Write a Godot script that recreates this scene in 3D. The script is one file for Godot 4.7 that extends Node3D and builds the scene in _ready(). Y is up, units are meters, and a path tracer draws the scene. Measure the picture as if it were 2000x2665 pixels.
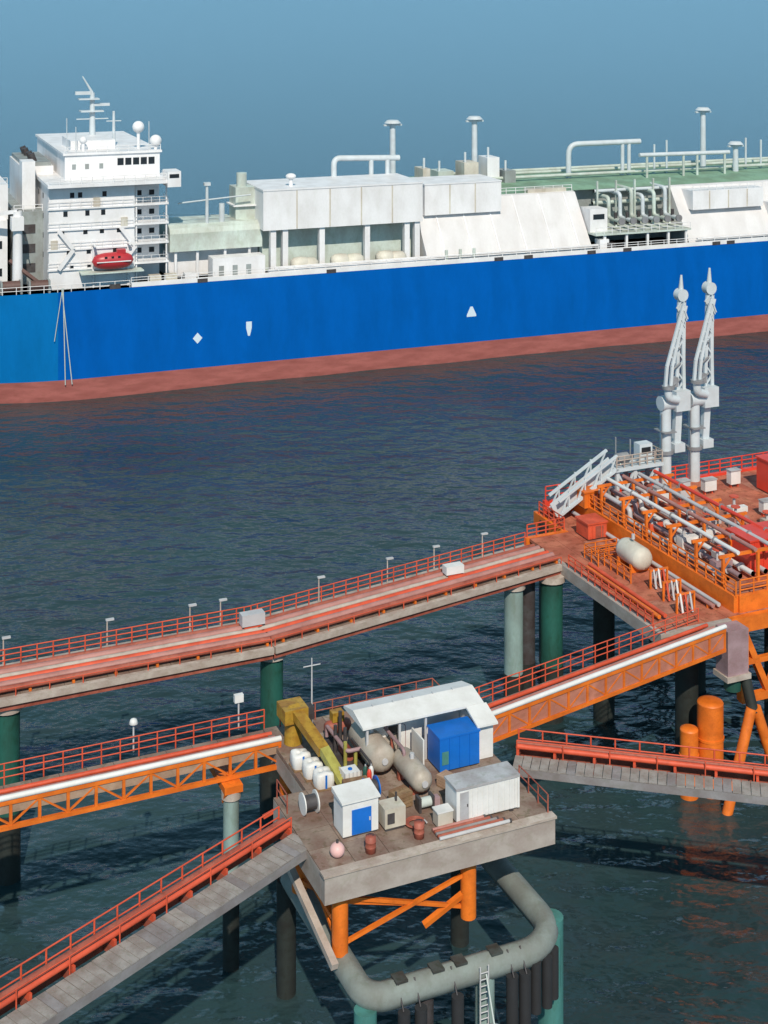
extends Node3D

const TURN := 0.4118          # heading of the jetty grid
const SHIP_TURN := 0.3630     # heading of the ship
var M := {}
var used := {}
var boxes := {}
var rods := {}
var rng := RandomNumberGenerator.new()

# ------------------------------------------------------------------ helpers
func lin(r: float, g: float, b: float) -> Color:
	return Color(r, g, b).linear_to_srgb()

func numbered(called: String) -> String:
	if not used.has(called):
		used[called] = 0
		return called
	used[called] += 1
	return "%s_%03d" % [called, used[called]]

func at(u: float, v: float, y: float) -> Vector3:      # jetty grid to world
	return Vector3(u * cos(TURN) - v * sin(TURN), y, -(u * sin(TURN) + v * cos(TURN)))

func thing(called: String, label: String, category: String, where: Vector3, turn: float, group := "") -> Node3D:
	var o := Node3D.new()
	o.name = numbered(called)
	add_child(o)
	o.position = where
	o.rotation.y = turn
	o.set_meta("label", label)
	o.set_meta("category", category)
	if group != "":
		o.set_meta("group", group)
	return o

func copy(src: Node3D, called: String, label: String, where: Vector3, turn: float) -> Node3D:
	var o: Node3D = src.duplicate()
	o.name = numbered(called)
	add_child(o)
	o.position = where
	o.rotation.y = turn
	o.set_meta("label", label)
	return o

func put(parent: Node3D, called: String, mesh: Mesh, m: Material, xf: Transform3D) -> MeshInstance3D:
	var o := MeshInstance3D.new()
	o.name = called
	o.mesh = mesh
	o.material_override = m
	o.cast_shadow = GeometryInstance3D.SHADOW_CASTING_SETTING_ON
	parent.add_child(o, true)
	var base := Vector3.ZERO
	if parent is MeshInstance3D and parent.get_parent() != self:
		xf = (parent as Node3D).transform.affine_inverse() * xf
	o.transform = xf
	return o

# box by ranges: along x, height y, depth v (v grows away from the viewer side, = -z)
func bx(parent: Node3D, called: String, m: Material, x0: float, x1: float, y0: float, y1: float, v0: float, v1: float) -> MeshInstance3D:
	var s := Vector3(x1 - x0, y1 - y0, v1 - v0).abs()
	var key := "%.3f %.3f %.3f" % [s.x, s.y, s.z]
	if not boxes.has(key):
		var b := BoxMesh.new()
		b.size = s
		boxes[key] = b
	return put(parent, called, boxes[key], m, Transform3D(Basis(), Vector3((x0 + x1) / 2, (y0 + y1) / 2, -(v0 + v1) / 2)))

func p3(x: float, y: float, v: float) -> Vector3:
	return Vector3(x, y, -v)

func along(a: Vector3, b: Vector3) -> Transform3D:
	var d := (b - a).normalized()
	var side := d.cross(Vector3.RIGHT if absf(d.x) < 0.9 else Vector3.BACK).normalized()
	return Transform3D(Basis(side, d, side.cross(d)), (a + b) / 2)

# straight round bar
func rod(parent: Node3D, called: String, m: Material, a: Vector3, b: Vector3, r: float, r2 := -1.0, seg := 12) -> MeshInstance3D:
	var h := a.distance_to(b)
	var top := r if r2 < 0 else r2
	var key := "%.3f %.3f %.3f %d" % [h, r, top, seg]
	if not rods.has(key):
		var c := CylinderMesh.new()
		c.height = h
		c.bottom_radius = r
		c.top_radius = top
		c.radial_segments = seg
		c.rings = 1
		rods[key] = c
	return put(parent, called, rods[key], m, along(a, b))

# straight square bar
func bar(parent: Node3D, called: String, m: Material, a: Vector3, b: Vector3, w: float, d: float) -> MeshInstance3D:
	var s := Vector3(w, a.distance_to(b), d)
	var key := "%.3f %.3f %.3f" % [s.x, s.y, s.z]
	if not boxes.has(key):
		var bm := BoxMesh.new()
		bm.size = s
		boxes[key] = bm
	return put(parent, called, boxes[key], m, along(a, b))

func ball(parent: Node3D, called: String, m: Material, c: Vector3, r: Vector3) -> MeshInstance3D:
	var s := SphereMesh.new()
	s.radius = 1.0
	s.height = 2.0
	s.radial_segments = 20
	s.rings = 10
	return put(parent, called, s, m, Transform3D(Basis().scaled(r), c))

func sweep_into(st: SurfaceTool, pts: Array, r: float, seg: int) -> void:
	var n := pts.size()
	var rings := []
	var side := Vector3.ZERO
	for i in n:
		var d: Vector3
		if i == 0:
			d = pts[1] - pts[0]
		elif i == n - 1:
			d = pts[n - 1] - pts[n - 2]
		else:
			d = (pts[i] - pts[i - 1]).normalized() + (pts[i + 1] - pts[i]).normalized()
		d = d.normalized()
		if i == 0:
			side = d.cross(Vector3.UP if absf(d.y) < 0.9 else Vector3.RIGHT).normalized()
		else:
			side = (side - d * side.dot(d)).normalized()
		var up := side.cross(d)
		var ring := []
		for k in seg:
			var q := TAU * k / seg
			ring.append([pts[i] + (side * cos(q) + up * sin(q)) * r, side * cos(q) + up * sin(q)])
		rings.append(ring)
	for i in n - 1:
		for k in seg:
			var a = rings[i][k]
			var b = rings[i][(k + 1) % seg]
			var c = rings[i + 1][(k + 1) % seg]
			var d2 = rings[i + 1][k]
			for q in [a, b, c, a, c, d2]:
				st.set_normal(q[1])
				st.add_vertex(q[0])
	for e in [[0, -1.0], [n - 1, 1.0]]:
		var ring = rings[e[0]]
		var nn: Vector3 = (pts[1] - pts[0]).normalized() * -1.0 if e[0] == 0 else (pts[n - 1] - pts[n - 2]).normalized()
		for k in seg:
			for q in [pts[e[0]], ring[k][0], ring[(k + 1) % seg][0]]:
				st.set_normal(nn)
				st.add_vertex(q)

func bend(pts: Array, r: float) -> Array:       # rounds the corners of a path
	var out := [pts[0]]
	for i in range(1, pts.size() - 1):
		var p: Vector3 = pts[i]
		var a: Vector3 = p + (pts[i - 1] - p).normalized() * r
		var b: Vector3 = p + (pts[i + 1] - p).normalized() * r
		for k in 6:
			var t := k / 5.0
			out.append(a.lerp(p, t).lerp(p.lerp(b, t), t))
	out.append(pts[pts.size() - 1])
	return out

func pipe(parent: Node3D, called: String, m: Material, pts: Array, r: float, seg := 10) -> MeshInstance3D:
	var st := SurfaceTool.new()
	st.begin(Mesh.PRIMITIVE_TRIANGLES)
	sweep_into(st, pts, r, seg)
	return put(parent, called, st.commit(), m, Transform3D())

# solid from a closed outline in the x-y plane, between two depths
func prism(parent: Node3D, called: String, m: Material, outline: PackedVector2Array, v0: float, v1: float) -> MeshInstance3D:
	var st := SurfaceTool.new()
	st.begin(Mesh.PRIMITIVE_TRIANGLES)
	st.set_smooth_group(-1)
	var tri := Geometry2D.triangulate_polygon(outline)
	for i in range(0, tri.size(), 3):
		for k in 3:
			var p := outline[tri[i + k]]
			st.add_vertex(Vector3(p.x, p.y, -v0))
		for k in [2, 1, 0]:
			var p := outline[tri[i + k]]
			st.add_vertex(Vector3(p.x, p.y, -v1))
	for i in outline.size():
		var a := outline[i]
		var b := outline[(i + 1) % outline.size()]
		for q in [Vector3(a.x, a.y, -v0), Vector3(b.x, b.y, -v1), Vector3(b.x, b.y, -v0), Vector3(a.x, a.y, -v0), Vector3(a.x, a.y, -v1), Vector3(b.x, b.y, -v1)]:
			st.add_vertex(q)
	st.generate_normals()
	return put(parent, called, st.commit(), m, Transform3D())

# solid from a closed outline in the v-y plane, between two x
func prism_x(parent: Node3D, called: String, m: Material, outline: PackedVector2Array, x0: float, x1: float) -> MeshInstance3D:
	var st := SurfaceTool.new()
	st.begin(Mesh.PRIMITIVE_TRIANGLES)
	st.set_smooth_group(-1)
	var tri := Geometry2D.triangulate_polygon(outline)
	for i in range(0, tri.size(), 3):
		for k in 3:
			var p := outline[tri[i + k]]
			st.add_vertex(Vector3(x0, p.y, -p.x))
		for k in [2, 1, 0]:
			var p := outline[tri[i + k]]
			st.add_vertex(Vector3(x1, p.y, -p.x))
	for i in outline.size():
		var a := outline[i]
		var b := outline[(i + 1) % outline.size()]
		for q in [Vector3(x0, a.y, -a.x), Vector3(x1, b.y, -b.x), Vector3(x0, b.y, -b.x), Vector3(x0, a.y, -a.x), Vector3(x1, a.y, -a.x), Vector3(x1, b.y, -b.x)]:
			st.add_vertex(q)
	st.generate_normals()
	return put(parent, called, st.commit(), m, Transform3D())

# turned shape: profile of (radius, height), axis from a in direction d
func lathe(parent: Node3D, called: String, m: Material, profile: Array, a: Vector3, d: Vector3, seg := 20) -> MeshInstance3D:
	var st := SurfaceTool.new()
	st.begin(Mesh.PRIMITIVE_TRIANGLES)
	st.set_smooth_group(0)
	for i in profile.size() - 1:
		for k in seg:
			var q0 := TAU * k / seg
			var q1 := TAU * (k + 1) / seg
			var a0 := Vector3(cos(q0) * profile[i].x, profile[i].y, sin(q0) * profile[i].x)
			var a1 := Vector3(cos(q1) * profile[i].x, profile[i].y, sin(q1) * profile[i].x)
			var b0 := Vector3(cos(q0) * profile[i + 1].x, profile[i + 1].y, sin(q0) * profile[i + 1].x)
			var b1 := Vector3(cos(q1) * profile[i + 1].x, profile[i + 1].y, sin(q1) * profile[i + 1].x)
			for p in [a0, a1, b1, a0, b1, b0]:
				st.add_vertex(p)
	st.generate_normals()
	var xf := along(a, a + d)
	xf.origin = a
	return put(parent, called, st.commit(), m, xf)

# handrail: one mesh of rails with each post as a piece of it
func railing(parent: Node3D, m: Material, pts: Array, height: float, spacing: float, r := 0.04, levels := 2) -> MeshInstance3D:
	var st := SurfaceTool.new()
	st.begin(Mesh.PRIMITIVE_TRIANGLES)
	for k in levels:
		var up := Vector3.UP * height * (k + 1.0) / levels
		var line := []
		for p in pts:
			line.append(p + up)
		sweep_into(st, line, r, 6)
	var o := put(parent, "railing", st.commit(), m, Transform3D())
	for i in pts.size() - 1:
		var n := maxi(1, int(round(pts[i].distance_to(pts[i + 1]) / spacing)))
		for k in range(0 if i == 0 else 1, n + 1):
			var p: Vector3 = pts[i].lerp(pts[i + 1], float(k) / n)
			rod(o, "post", m, p - Vector3.UP * 0.05, p + Vector3.UP * height, r * 1.25, -1.0, 6)
	return o

func noise_image(size: int, freq: float, octaves: int, seed_: int) -> Image:
	var n := FastNoiseLite.new()
	n.seed = seed_
	n.noise_type = FastNoiseLite.TYPE_SIMPLEX_SMOOTH
	n.frequency = freq
	n.fractal_type = FastNoiseLite.FRACTAL_FBM
	n.fractal_octaves = octaves
	return n.get_seamless_image(size, size, false, false, 0.15)

func wear_texture(size: int, seed_: int, lo: float, warm: float, spots: float) -> ImageTexture:
	var a := noise_image(size, 0.009, 3, seed_)
	var b := noise_image(size, 0.10, 3, seed_ + 5)
	var c := noise_image(size, 0.028, 4, seed_ + 9)
	var img := Image.create(size, size, false, Image.FORMAT_RGB8)
	for y in size:
		for x in size:
			var soft := smoothstep(0.2, 0.8, a.get_pixel(x, y).r)
			var grain := b.get_pixel(x, y).r
			var spot := smoothstep(0.66, 0.74, c.get_pixel(x, y).r + (grain - 0.5) * 0.25) * spots
			var k := clampf(soft * 0.6 + grain * 0.4, 0.0, 1.0)
			var g := lerpf(lo, 1.0, k) * (1.0 - spot * 0.45)
			img.set_pixel(x, y, Color(lerpf(g, 1.0, warm * (1.0 - k)) * (1.0 - spot * 0.1), g, g * lerpf(1.0, 0.92, (1.0 - k) * warm) * (1.0 - spot * 0.2)))
	img.generate_mipmaps()
	return ImageTexture.create_from_image(img)

func paint(called: String, c: Color, rough := 0.6, tex: Texture2D = null, scale := Vector3(0.3, 0.3, 0.3), metal := 0.0) -> void:
	var m := StandardMaterial3D.new()
	m.albedo_color = c
	m.roughness = rough
	m.metallic = metal
	if tex:
		m.albedo_texture = tex
		m.uv1_triplanar = true
		m.uv1_world_triplanar = true
		m.uv1_scale = scale
	M[called] = m

# ------------------------------------------------------------------ build
func _ready() -> void:
	rng.seed = 71
	view_and_light()
	materials()
	sea()
	ship()
	lifeboat()
	trestles()
	service_platform()
	platform_equipment()
	jetty_head()
	head_equipment()
	loading_arms()

func view_and_light() -> void:
	var cam := Camera3D.new()
	cam.name = "camera"
	cam.position = Vector3(0, 61.6, 0)
	cam.keep_aspect = Camera3D.KEEP_HEIGHT
	cam.set_frustum(2665.0 / 3800.0, Vector2(0, -1362.5 / 3800.0), 1.0, 40000.0)
	add_child(cam)
	cam.current = true
	var env := Environment.new()
	env.background_mode = Environment.BG_SKY
	var sky := Sky.new()
	var sm := ProceduralSkyMaterial.new()
	sm.sky_top_color = Color(0.20, 0.32, 0.38)
	sm.sky_horizon_color = Color(0.60, 0.84, 0.99)
	sm.sky_curve = 0.42
	sm.ground_bottom_color = Color(0.10, 0.16, 0.20)
	sm.ground_horizon_color = Color(0.50, 0.64, 0.72)
	sm.sun_angle_max = 12.0
	sky.sky_material = sm
	env.sky = sky
	env.background_energy_multiplier = 1.08
	env.tonemap_mode = Environment.TONE_MAPPER_LINEAR
	env.tonemap_exposure = 1.15
	env.sdfgi_enabled = true
	env.ssao_enabled = true
	env.ssil_enabled = true
	var we := WorldEnvironment.new()
	we.name = "world_environment"
	we.environment = env
	add_child(we)
	var sun := DirectionalLight3D.new()
	sun.name = "sun"
	sun.light_energy = 1.1
	sun.light_angular_distance = 0.6
	sun.light_color = Color(1.0, 0.96, 0.90)
	sun.shadow_enabled = true
	sun.rotation_degrees = Vector3(-43, 6, 0)
	add_child(sun)

func materials() -> void:
	var soft := wear_texture(384, 3, 0.90, 0.1, 0.04)
	var stained := wear_texture(384, 11, 0.78, 0.2, 0.12)
	var rusty := wear_texture(384, 23, 0.68, 0.35, 0.3)
	var s1 := Vector3(0.048, 0.048, 0.048)
	var s2 := Vector3(0.07, 0.035, 0.07)
	paint("hull_blue", lin(0.001, 0.112, 0.46), 0.6, soft, Vector3(0.06, 0.015, 0.06))
	M.hull_blue.metallic_specular = 0.12
	paint("hull_pale", lin(0.003, 0.165, 0.47), 0.6, soft, Vector3(0.06, 0.015, 0.06))  # lighter, greener blue for the stern quarter
	M.hull_pale.metallic_specular = 0.12
	paint("boot_red", lin(0.42, 0.125, 0.105), 0.6, stained, Vector3(0.05, 0.2, 0.05))
	paint("ship_white", lin(0.87, 0.86, 0.87), 0.5, soft, s2)
	paint("trunk_white", lin(0.74, 0.72, 0.72), 0.55, soft, s2)
	paint("ship_cream", lin(0.72, 0.68, 0.58), 0.55, stained, s2)
	paint("ship_grey", lin(0.34, 0.38, 0.38), 0.6, stained, s2)
	paint("ship_pale_green", lin(0.64, 0.73, 0.67), 0.55, stained, s2)
	paint("deck_green", lin(0.20, 0.36, 0.24), 0.65, stained, s1)
	paint("trunk_green", lin(0.25, 0.42, 0.29), 0.65, stained, s1)
	paint("window_dark", lin(0.02, 0.025, 0.03), 0.12)
	paint("winch_brown", lin(0.16, 0.09, 0.08), 0.6, rusty, s1)
	paint("lifeboat_red", lin(0.50, 0.035, 0.045), 0.4, soft, s1)
	paint("mark_white", lin(0.62, 0.72, 0.80), 0.55)
	paint("mark_pink", lin(0.75, 0.45, 0.42), 0.5)
	paint("rope", lin(0.50, 0.55, 0.52), 0.85)
	paint("orange_steel", lin(0.94, 0.215, 0.02), 0.5, stained, Vector3(0.160, 0.160, 0.160))
	paint("red_steel", lin(0.78, 0.115, 0.05), 0.55, stained, Vector3(0.160, 0.160, 0.160))
	paint("red_bright", lin(0.75, 0.06, 0.03), 0.45, soft, Vector3(0.160, 0.160, 0.160))
	paint("pipe_pink", lin(0.52, 0.25, 0.22), 0.5, stained, Vector3(0.120, 0.120, 0.120))
	paint("salmon", lin(0.62, 0.24, 0.16), 0.6, stained, Vector3(0.160, 0.160, 0.160))
	paint("tan_panel", lin(0.50, 0.34, 0.24), 0.6, stained, Vector3(0.160, 0.160, 0.160))
	paint("timber", lin(0.34, 0.22, 0.12), 0.8, rusty, Vector3(0.240, 0.240, 0.240))
	paint("pipe_rust", lin(0.46, 0.13, 0.085), 0.6, rusty, Vector3(0.160, 0.160, 0.160))
	paint("pipe_silver", lin(0.55, 0.54, 0.55), 0.4, soft, Vector3(0.160, 0.160, 0.160))
	paint("concrete", lin(0.47, 0.41, 0.37), 0.85, stained, Vector3(0.120, 0.120, 0.120))
	paint("concrete_grey", lin(0.30, 0.28, 0.285), 0.85, stained, Vector3(0.120, 0.120, 0.120))
	paint("collar_grey", lin(0.27, 0.31, 0.29), 0.8, stained, Vector3(0.12, 0.12, 0.12))
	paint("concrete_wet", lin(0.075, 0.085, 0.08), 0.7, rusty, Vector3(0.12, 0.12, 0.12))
	paint("plank", lin(0.36, 0.33, 0.31), 0.85, stained, Vector3(0.200, 0.200, 0.200))
	paint("deck_brown", lin(0.31, 0.235, 0.19), 0.8, rusty, Vector3(0.100, 0.100, 0.100))
	paint("deck_worn", lin(0.36, 0.28, 0.23), 0.8, rusty, Vector3(0.160, 0.160, 0.160))
	paint("deck_worn_red", lin(0.52, 0.22, 0.15), 0.8, rusty, Vector3(0.160, 0.160, 0.160))
	paint("deck_rust", lin(0.58, 0.19, 0.11), 0.8, rusty, Vector3(0.100, 0.100, 0.100))
	paint("pale_edge", lin(0.56, 0.48, 0.42), 0.7, stained, Vector3(0.160, 0.160, 0.160))
	paint("white_paint", lin(0.80, 0.79, 0.77), 0.5, soft, Vector3(0.120, 0.120, 0.120))
	paint("roof_grey", lin(0.50, 0.50, 0.52), 0.6, stained, Vector3(0.120, 0.120, 0.120))
	paint("blue_paint", lin(0.008, 0.16, 0.62), 0.4, soft, Vector3(0.160, 0.160, 0.160))
	paint("beige_paint", lin(0.50, 0.44, 0.37), 0.55, stained, Vector3(0.160, 0.160, 0.160))
	paint("yellow_paint", lin(0.50, 0.30, 0.035), 0.5, rusty, Vector3(0.200, 0.200, 0.200))
	paint("yellow_green", lin(0.45, 0.42, 0.10), 0.5, stained, Vector3(0.200, 0.200, 0.200))
	paint("pile_teal", lin(0.08, 0.27, 0.25), 0.6, stained, Vector3(0.120, 0.048, 0.120))
	paint("pile_green", lin(0.02, 0.13, 0.10), 0.6, rusty, Vector3(0.120, 0.048, 0.120))
	paint("pile_pale", lin(0.30, 0.42, 0.40), 0.7, stained, Vector3(0.120, 0.048, 0.120))
	paint("growth_and_shade", lin(0.022, 0.028, 0.024), 0.75, rusty, Vector3(0.200, 0.200, 0.200))  # growth on piles, also painted shade for piles under the loading deck
	paint("rubber", lin(0.025, 0.025, 0.028), 0.8, soft, Vector3(0.200, 0.200, 0.200))
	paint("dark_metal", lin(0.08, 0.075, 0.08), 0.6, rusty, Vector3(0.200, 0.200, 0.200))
	paint("arm_white", lin(0.62, 0.67, 0.70), 0.5, soft, Vector3(0.120, 0.120, 0.120))
	paint("arm_grey", lin(0.30, 0.31, 0.33), 0.55, stained, Vector3(0.120, 0.120, 0.120))
	paint("purple_grey", lin(0.42, 0.28, 0.30), 0.6, stained, Vector3(0.120, 0.120, 0.120))

# ------------------------------------------------------------------ sea
var silt := FastNoiseLite.new()

# water of one even colour with a slight drift of silt, the same everywhere
func water_colour(x: float, z: float) -> Color:
	silt.seed = 5
	silt.frequency = 0.014
	silt.fractal_octaves = 5
	var k := silt.get_noise_2d(x * 0.6, z * 1.3) * 1.5 + 0.5
	return Color(0.022, 0.043, 0.047).lerp(Color(0.031, 0.058, 0.063), clampf(k, 0.0, 1.0))

func sea() -> void:
	var h := noise_image(1024, 0.018, 5, 41)
	var nm := h.duplicate() as Image
	nm.convert(Image.FORMAT_RGBA8)
	nm.bump_map_to_normal_map(5.5)
	nm.generate_mipmaps()
	var m := StandardMaterial3D.new()
	m.vertex_color_use_as_albedo = true
	m.normal_enabled = true
	m.normal_texture = ImageTexture.create_from_image(nm)
	m.normal_scale = 1.0
	m.roughness = 0.2
	m.metallic_specular = 0.4
	var st := SurfaceTool.new()
	st.begin(Mesh.PRIMITIVE_TRIANGLES)
	var wave := FastNoiseLite.new()
	wave.seed = 9
	wave.frequency = 0.05
	wave.fractal_octaves = 3
	# even grid of low waves near the jetty and ship, wide flat rim to the horizon
	var n := 300
	var w := 1.4
	var ox := -n * w / 2.0
	var oz := -400.0
	for j in n + 1:
		for i in n + 1:
			var x := ox + i * w
			var z := oz + j * w
			var edge := minf(minf(i, n - i), minf(j, n - j)) / 20.0
			var y := wave.get_noise_2d(x * 0.6 + z * 0.3, z) * 0.22 * clampf(edge, 0, 1)
			st.set_uv(Vector2(x / 120.0, z / 75.0))
			st.set_normal(Vector3.UP)
			st.set_color(water_colour(x, z))
			st.add_vertex(Vector3(x, y, z))
	for j in n:
		for i in n:
			var a := j * (n + 1) + i
			for k in [a, a + 1, a + n + 2, a, a + n + 2, a + n + 1]:
				st.add_index(k)
	var x1 := ox + n * w
	var z1 := oz + n * w
	var far := 30000.0
	st.generate_normals()
	st.generate_tangents()
	var mesh := st.commit()
	st = SurfaceTool.new()
	st.begin(Mesh.PRIMITIVE_TRIANGLES)
	var base := 0
	for q in [[-far, -far, far, oz], [-far, z1, far, far], [-far, oz, ox, z1], [x1, oz, far, z1]]:
		for p in [Vector2(q[0], q[1]), Vector2(q[2], q[1]), Vector2(q[2], q[3]), Vector2(q[0], q[3])]:
			st.set_uv(p.rotated(0.47) / Vector2(6.3, 4.1))
			st.set_color(Color(0.026, 0.050, 0.055))
			st.set_normal(Vector3.UP)
			st.set_tangent(Plane(1, 0, 0, 1))
			st.add_vertex(Vector3(p.x, 0, p.y))
		for k in [0, 1, 2, 0, 2, 3]:
			st.add_index(base + k)
		base += 4
	st.commit(mesh)
	var o := MeshInstance3D.new()
	o.name = "sea"
	o.mesh = mesh
	o.material_override = m
	add_child(o)
	o.set_meta("kind", "structure")
	o.set_meta("label", "rippled teal grey sea between the jetty and the ship")

# ------------------------------------------------------------------ ship
func hull_line(t: float, low: bool) -> float:      # distance of the side from the flat middle body
	var a := 0.0
	if t < -47.0:
		var k := (-47.0 - t) / 38.0
		a = (17.0 if low else 11.0) * pow(k, 2.0 if low else 2.6)
	elif t > 125.0:
		var k := (t - 125.0) / 70.0
		a = 22.9 * pow(k, 1.9 if not low else 1.4)
	return minf(a, 22.9)

func shell(s: Node3D, called: String, m: Material, levels: Array, from := -85.0, to := 195.0) -> MeshInstance3D:
	var ts := []
	var t := from
	while t < to + 0.1:
		ts.append(t)
		t += 1.5 if t < -46.0 or t > 124.0 else 10.0
	if ts[ts.size() - 1] < to - 0.1:
		ts.append(to)
	var st := SurfaceTool.new()
	st.begin(Mesh.PRIMITIVE_TRIANGLES)
	for side in [0, 1]:
		st.set_smooth_group(side)
		for i in ts.size() - 1:
			for k in levels.size() - 1:
				var c := []
				for q in [[i, k], [i + 1, k], [i + 1, k + 1], [i, k + 1]]:
					var y: float = levels[q[1]]
					var mix := clampf(y / 12.0, 0.0, 1.0)
					var o := lerpf(hull_line(ts[q[0]], true), hull_line(ts[q[0]], false), mix)
					c.append(p3(ts[q[0]], y, o if side == 0 else 46.0 - o))
				var order := [0, 2, 1, 0, 3, 2] if side == 0 else [0, 1, 2, 0, 2, 3]
				for q in order:
					st.add_vertex(c[q])
	st.set_smooth_group(-1)
	for k in (levels.size() - 1 if from < -84.0 else 0):
		var y0: float = levels[k]
		var y1: float = levels[k + 1]
		var o0 := lerpf(hull_line(-85, true), hull_line(-85, false), clampf(y0 / 12.0, 0, 1))
		var o1 := lerpf(hull_line(-85, true), hull_line(-85, false), clampf(y1 / 12.0, 0, 1))
		for q in [p3(-85, y0, o0), p3(-85, y1, 46 - o1), p3(-85, y1, o1), p3(-85, y0, o0), p3(-85, y0, 46 - o0), p3(-85, y1, 46 - o1)]:
			st.add_vertex(q)
	st.generate_normals()
	return put(s, called, st.commit(), m, Transform3D())

func ship() -> void:
	var s := thing("gas_carrier_ship", "long gas carrier ship with blue hull and white superstructure moored beyond the jetty", "ship", Vector3(0, 0, -236.4), SHIP_TURN)
	var hull := shell(s, "hull", M.hull_blue, [3.0, 7.0, 12.0, 16.2], -52.0)
	var quarter := shell(s, "stern_quarter", M.hull_pale, [3.0, 7.0, 12.0, 16.2], -85.0, -52.0)
	quarter.set_meta("label", "paler teal blue stern quarter of the hull")
	hull.set_meta("label", "blue painted hull side")
	var boot := shell(s, "boot_topping", M.boot_red, [-2.0, 1.0, 3.0])
	boot.set_meta("label", "faded red band along the waterline")
	# deck plate
	var deck_outline := PackedVector2Array()
	var t := -85.0
	while t <= 195.0:
		deck_outline.append(Vector2(t, hull_line(t, false) + 0.05))
		t += 5.0
	t = 194.0
	while t >= -85.0:
		deck_outline.append(Vector2(t, 45.95 - hull_line(t, false)))
		t -= 4.5
	var st := SurfaceTool.new()
	st.begin(Mesh.PRIMITIVE_TRIANGLES)
	var tri := Geometry2D.triangulate_polygon(deck_outline)
	for i in range(0, tri.size(), 3):
		for k in 3:
			var p := deck_outline[tri[i + k]]
			st.set_normal(Vector3.UP)
			st.add_vertex(p3(p.x, 16.0, p.y))
	put(s, "deck", st.commit(), M.deck_green, Transform3D())
	# white gunwale strip with rail
	bx(s, "gunwale", M.ship_white, -41, 120, 16.2, 16.85, 0.04, 0.5)
	railing(s, M.ship_white, [p3(-84, 16.1, 11.2), p3(-72, 16.1, 4.4), p3(-60, 16.1, 1.0), p3(-48, 16.1, 0.4), p3(-41.2, 16.1, 0.4)], 1.1, 2.0, 0.05)
	railing(s, M.ship_white, [p3(-41, 16.8, 0.3), p3(120, 16.8, 0.3)], 0.8, 2.6, 0.05)
	# fairleads: dark rollers let into the gunwale
	for x in [-43.5, -30, -9, 20.5, 26, 38, 45, 63, 66]:
		bx(s, "fairlead", M.dark_metal, x - 0.8, x + 0.8, 16.15, 16.75, -0.06, 0.6)
	# marks on the side
	for a in [[-30.8, 7.6, 0], [-22.6, 8.4, 1], [15.5, 8.0, 2]]:
		var pts := PackedVector2Array()
		if a[2] == 0:
			pts = PackedVector2Array([Vector2(0, 0.85), Vector2(0.75, 0), Vector2(0, -0.85), Vector2(-0.75, 0)])
		elif a[2] == 1:
			pts = PackedVector2Array([Vector2(-0.45, 1.1), Vector2(0.45, 1.1), Vector2(0.45, 0.1), Vector2(0.16, -1.1), Vector2(-0.16, -1.1), Vector2(-0.45, 0.1)])
		else:
			pts = PackedVector2Array([Vector2(-0.2, 0.9), Vector2(0.2, 0.9), Vector2(0.85, -0.45), Vector2(0.85, -0.75), Vector2(-0.85, -0.75), Vector2(-0.85, -0.45)])
		for i in pts.size():
			pts[i] += Vector2(a[0], a[1])
		prism(s, "hull_mark", M.mark_white, pts, -0.03, 0.02)
	# ---- accommodation
	var acc := bx(s, "accommodation_block", M.ship_white, -53, -40, 16.0, 31.6, 3, 43)
	for row in [[30.2, [-49.5, -48.3, -44.6]], [27.4, [-50.5, -47.2, -44.8]], [24.6, [-51, -47.5, -45, -42.4]], [21.6, [-50, -47, -43]], [19.2, [-49.6, -46.9]]]:
		for x in row[1]:
			var win := bx(acc, "window", M.window_dark, x - 0.32, x + 0.32, row[0] - 0.4, row[0] + 0.4, 2.96, 3.1)
			win.position.z += 0.0
	for y in [19.0, 22.0, 25.0, 28.2]:
		bx(acc, "deck_band", M.ship_white, -53.2, -40, y - 0.12, y + 0.12, 2.7, 3.0)
	# aft face windows
	for y in [20.5, 23.5, 26.5, 29.6]:
		for v in [9, 14, 32, 37]:
			bx(acc, "window", M.window_dark, -53.06, -52.9, y - 0.4, y + 0.4, v - 0.35, v + 0.35)
	var fwd := bx(s, "forward_deckhouse", M.ship_white, -40, -35.4, 16.0, 31.6, 6.5, 40)
	for y in [19.2, 22.2, 25.2, 28.2]:
		bx(fwd, "balcony", M.ship_white, -40, -34.6, y - 0.15, y + 0.15, 3.2, 6.5)
		for x in [-38.6, -36.6]:
			bx(fwd, "window", M.window_dark, x - 0.4, x + 0.4, y + 1.0, y + 1.8, 6.44, 6.6)
		railing(s, M.ship_white, [p3(-39.9, y + 0.1, 3.3), p3(-34.7, y + 0.1, 3.3), p3(-34.7, y + 0.1, 6.4)], 1.0, 1.3, 0.04)
	for x in [-39.6, -34.9]:
		rod(s, "balcony_column", M.ship_white, p3(x, 16, 3.5), p3(x, 31.6, 3.5), 0.14, -1, 8)
	var bdeck := bx(s, "bridge_deck", M.ship_white, -53.4, -33.6, 31.6, 32.1, 1.0, 45.0)
	bx(bdeck, "bridge_wing", M.ship_white, -35.3, -33.2, 31.0, 33.4, 0.8, 4.4)
	bx(bdeck, "wing_window", M.window_dark, -35.0, -33.5, 32.4, 33.0, 0.76, 0.9)
	railing(s, M.ship_white, [p3(-53.2, 32.1, 1.2), p3(-35.4, 32.1, 1.2)], 1.0, 1.6, 0.05)
	var wh := bx(s, "wheelhouse", M.ship_white, -50.0, -35.2, 32.1, 35.8, 7.0, 39)
	for k in 5:
		var x: float = -41.4 + k * 1.22
		bx(wh, "window", M.window_dark, x - 0.48, x + 0.48, 34.0, 35.1, 6.94, 7.1)
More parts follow.
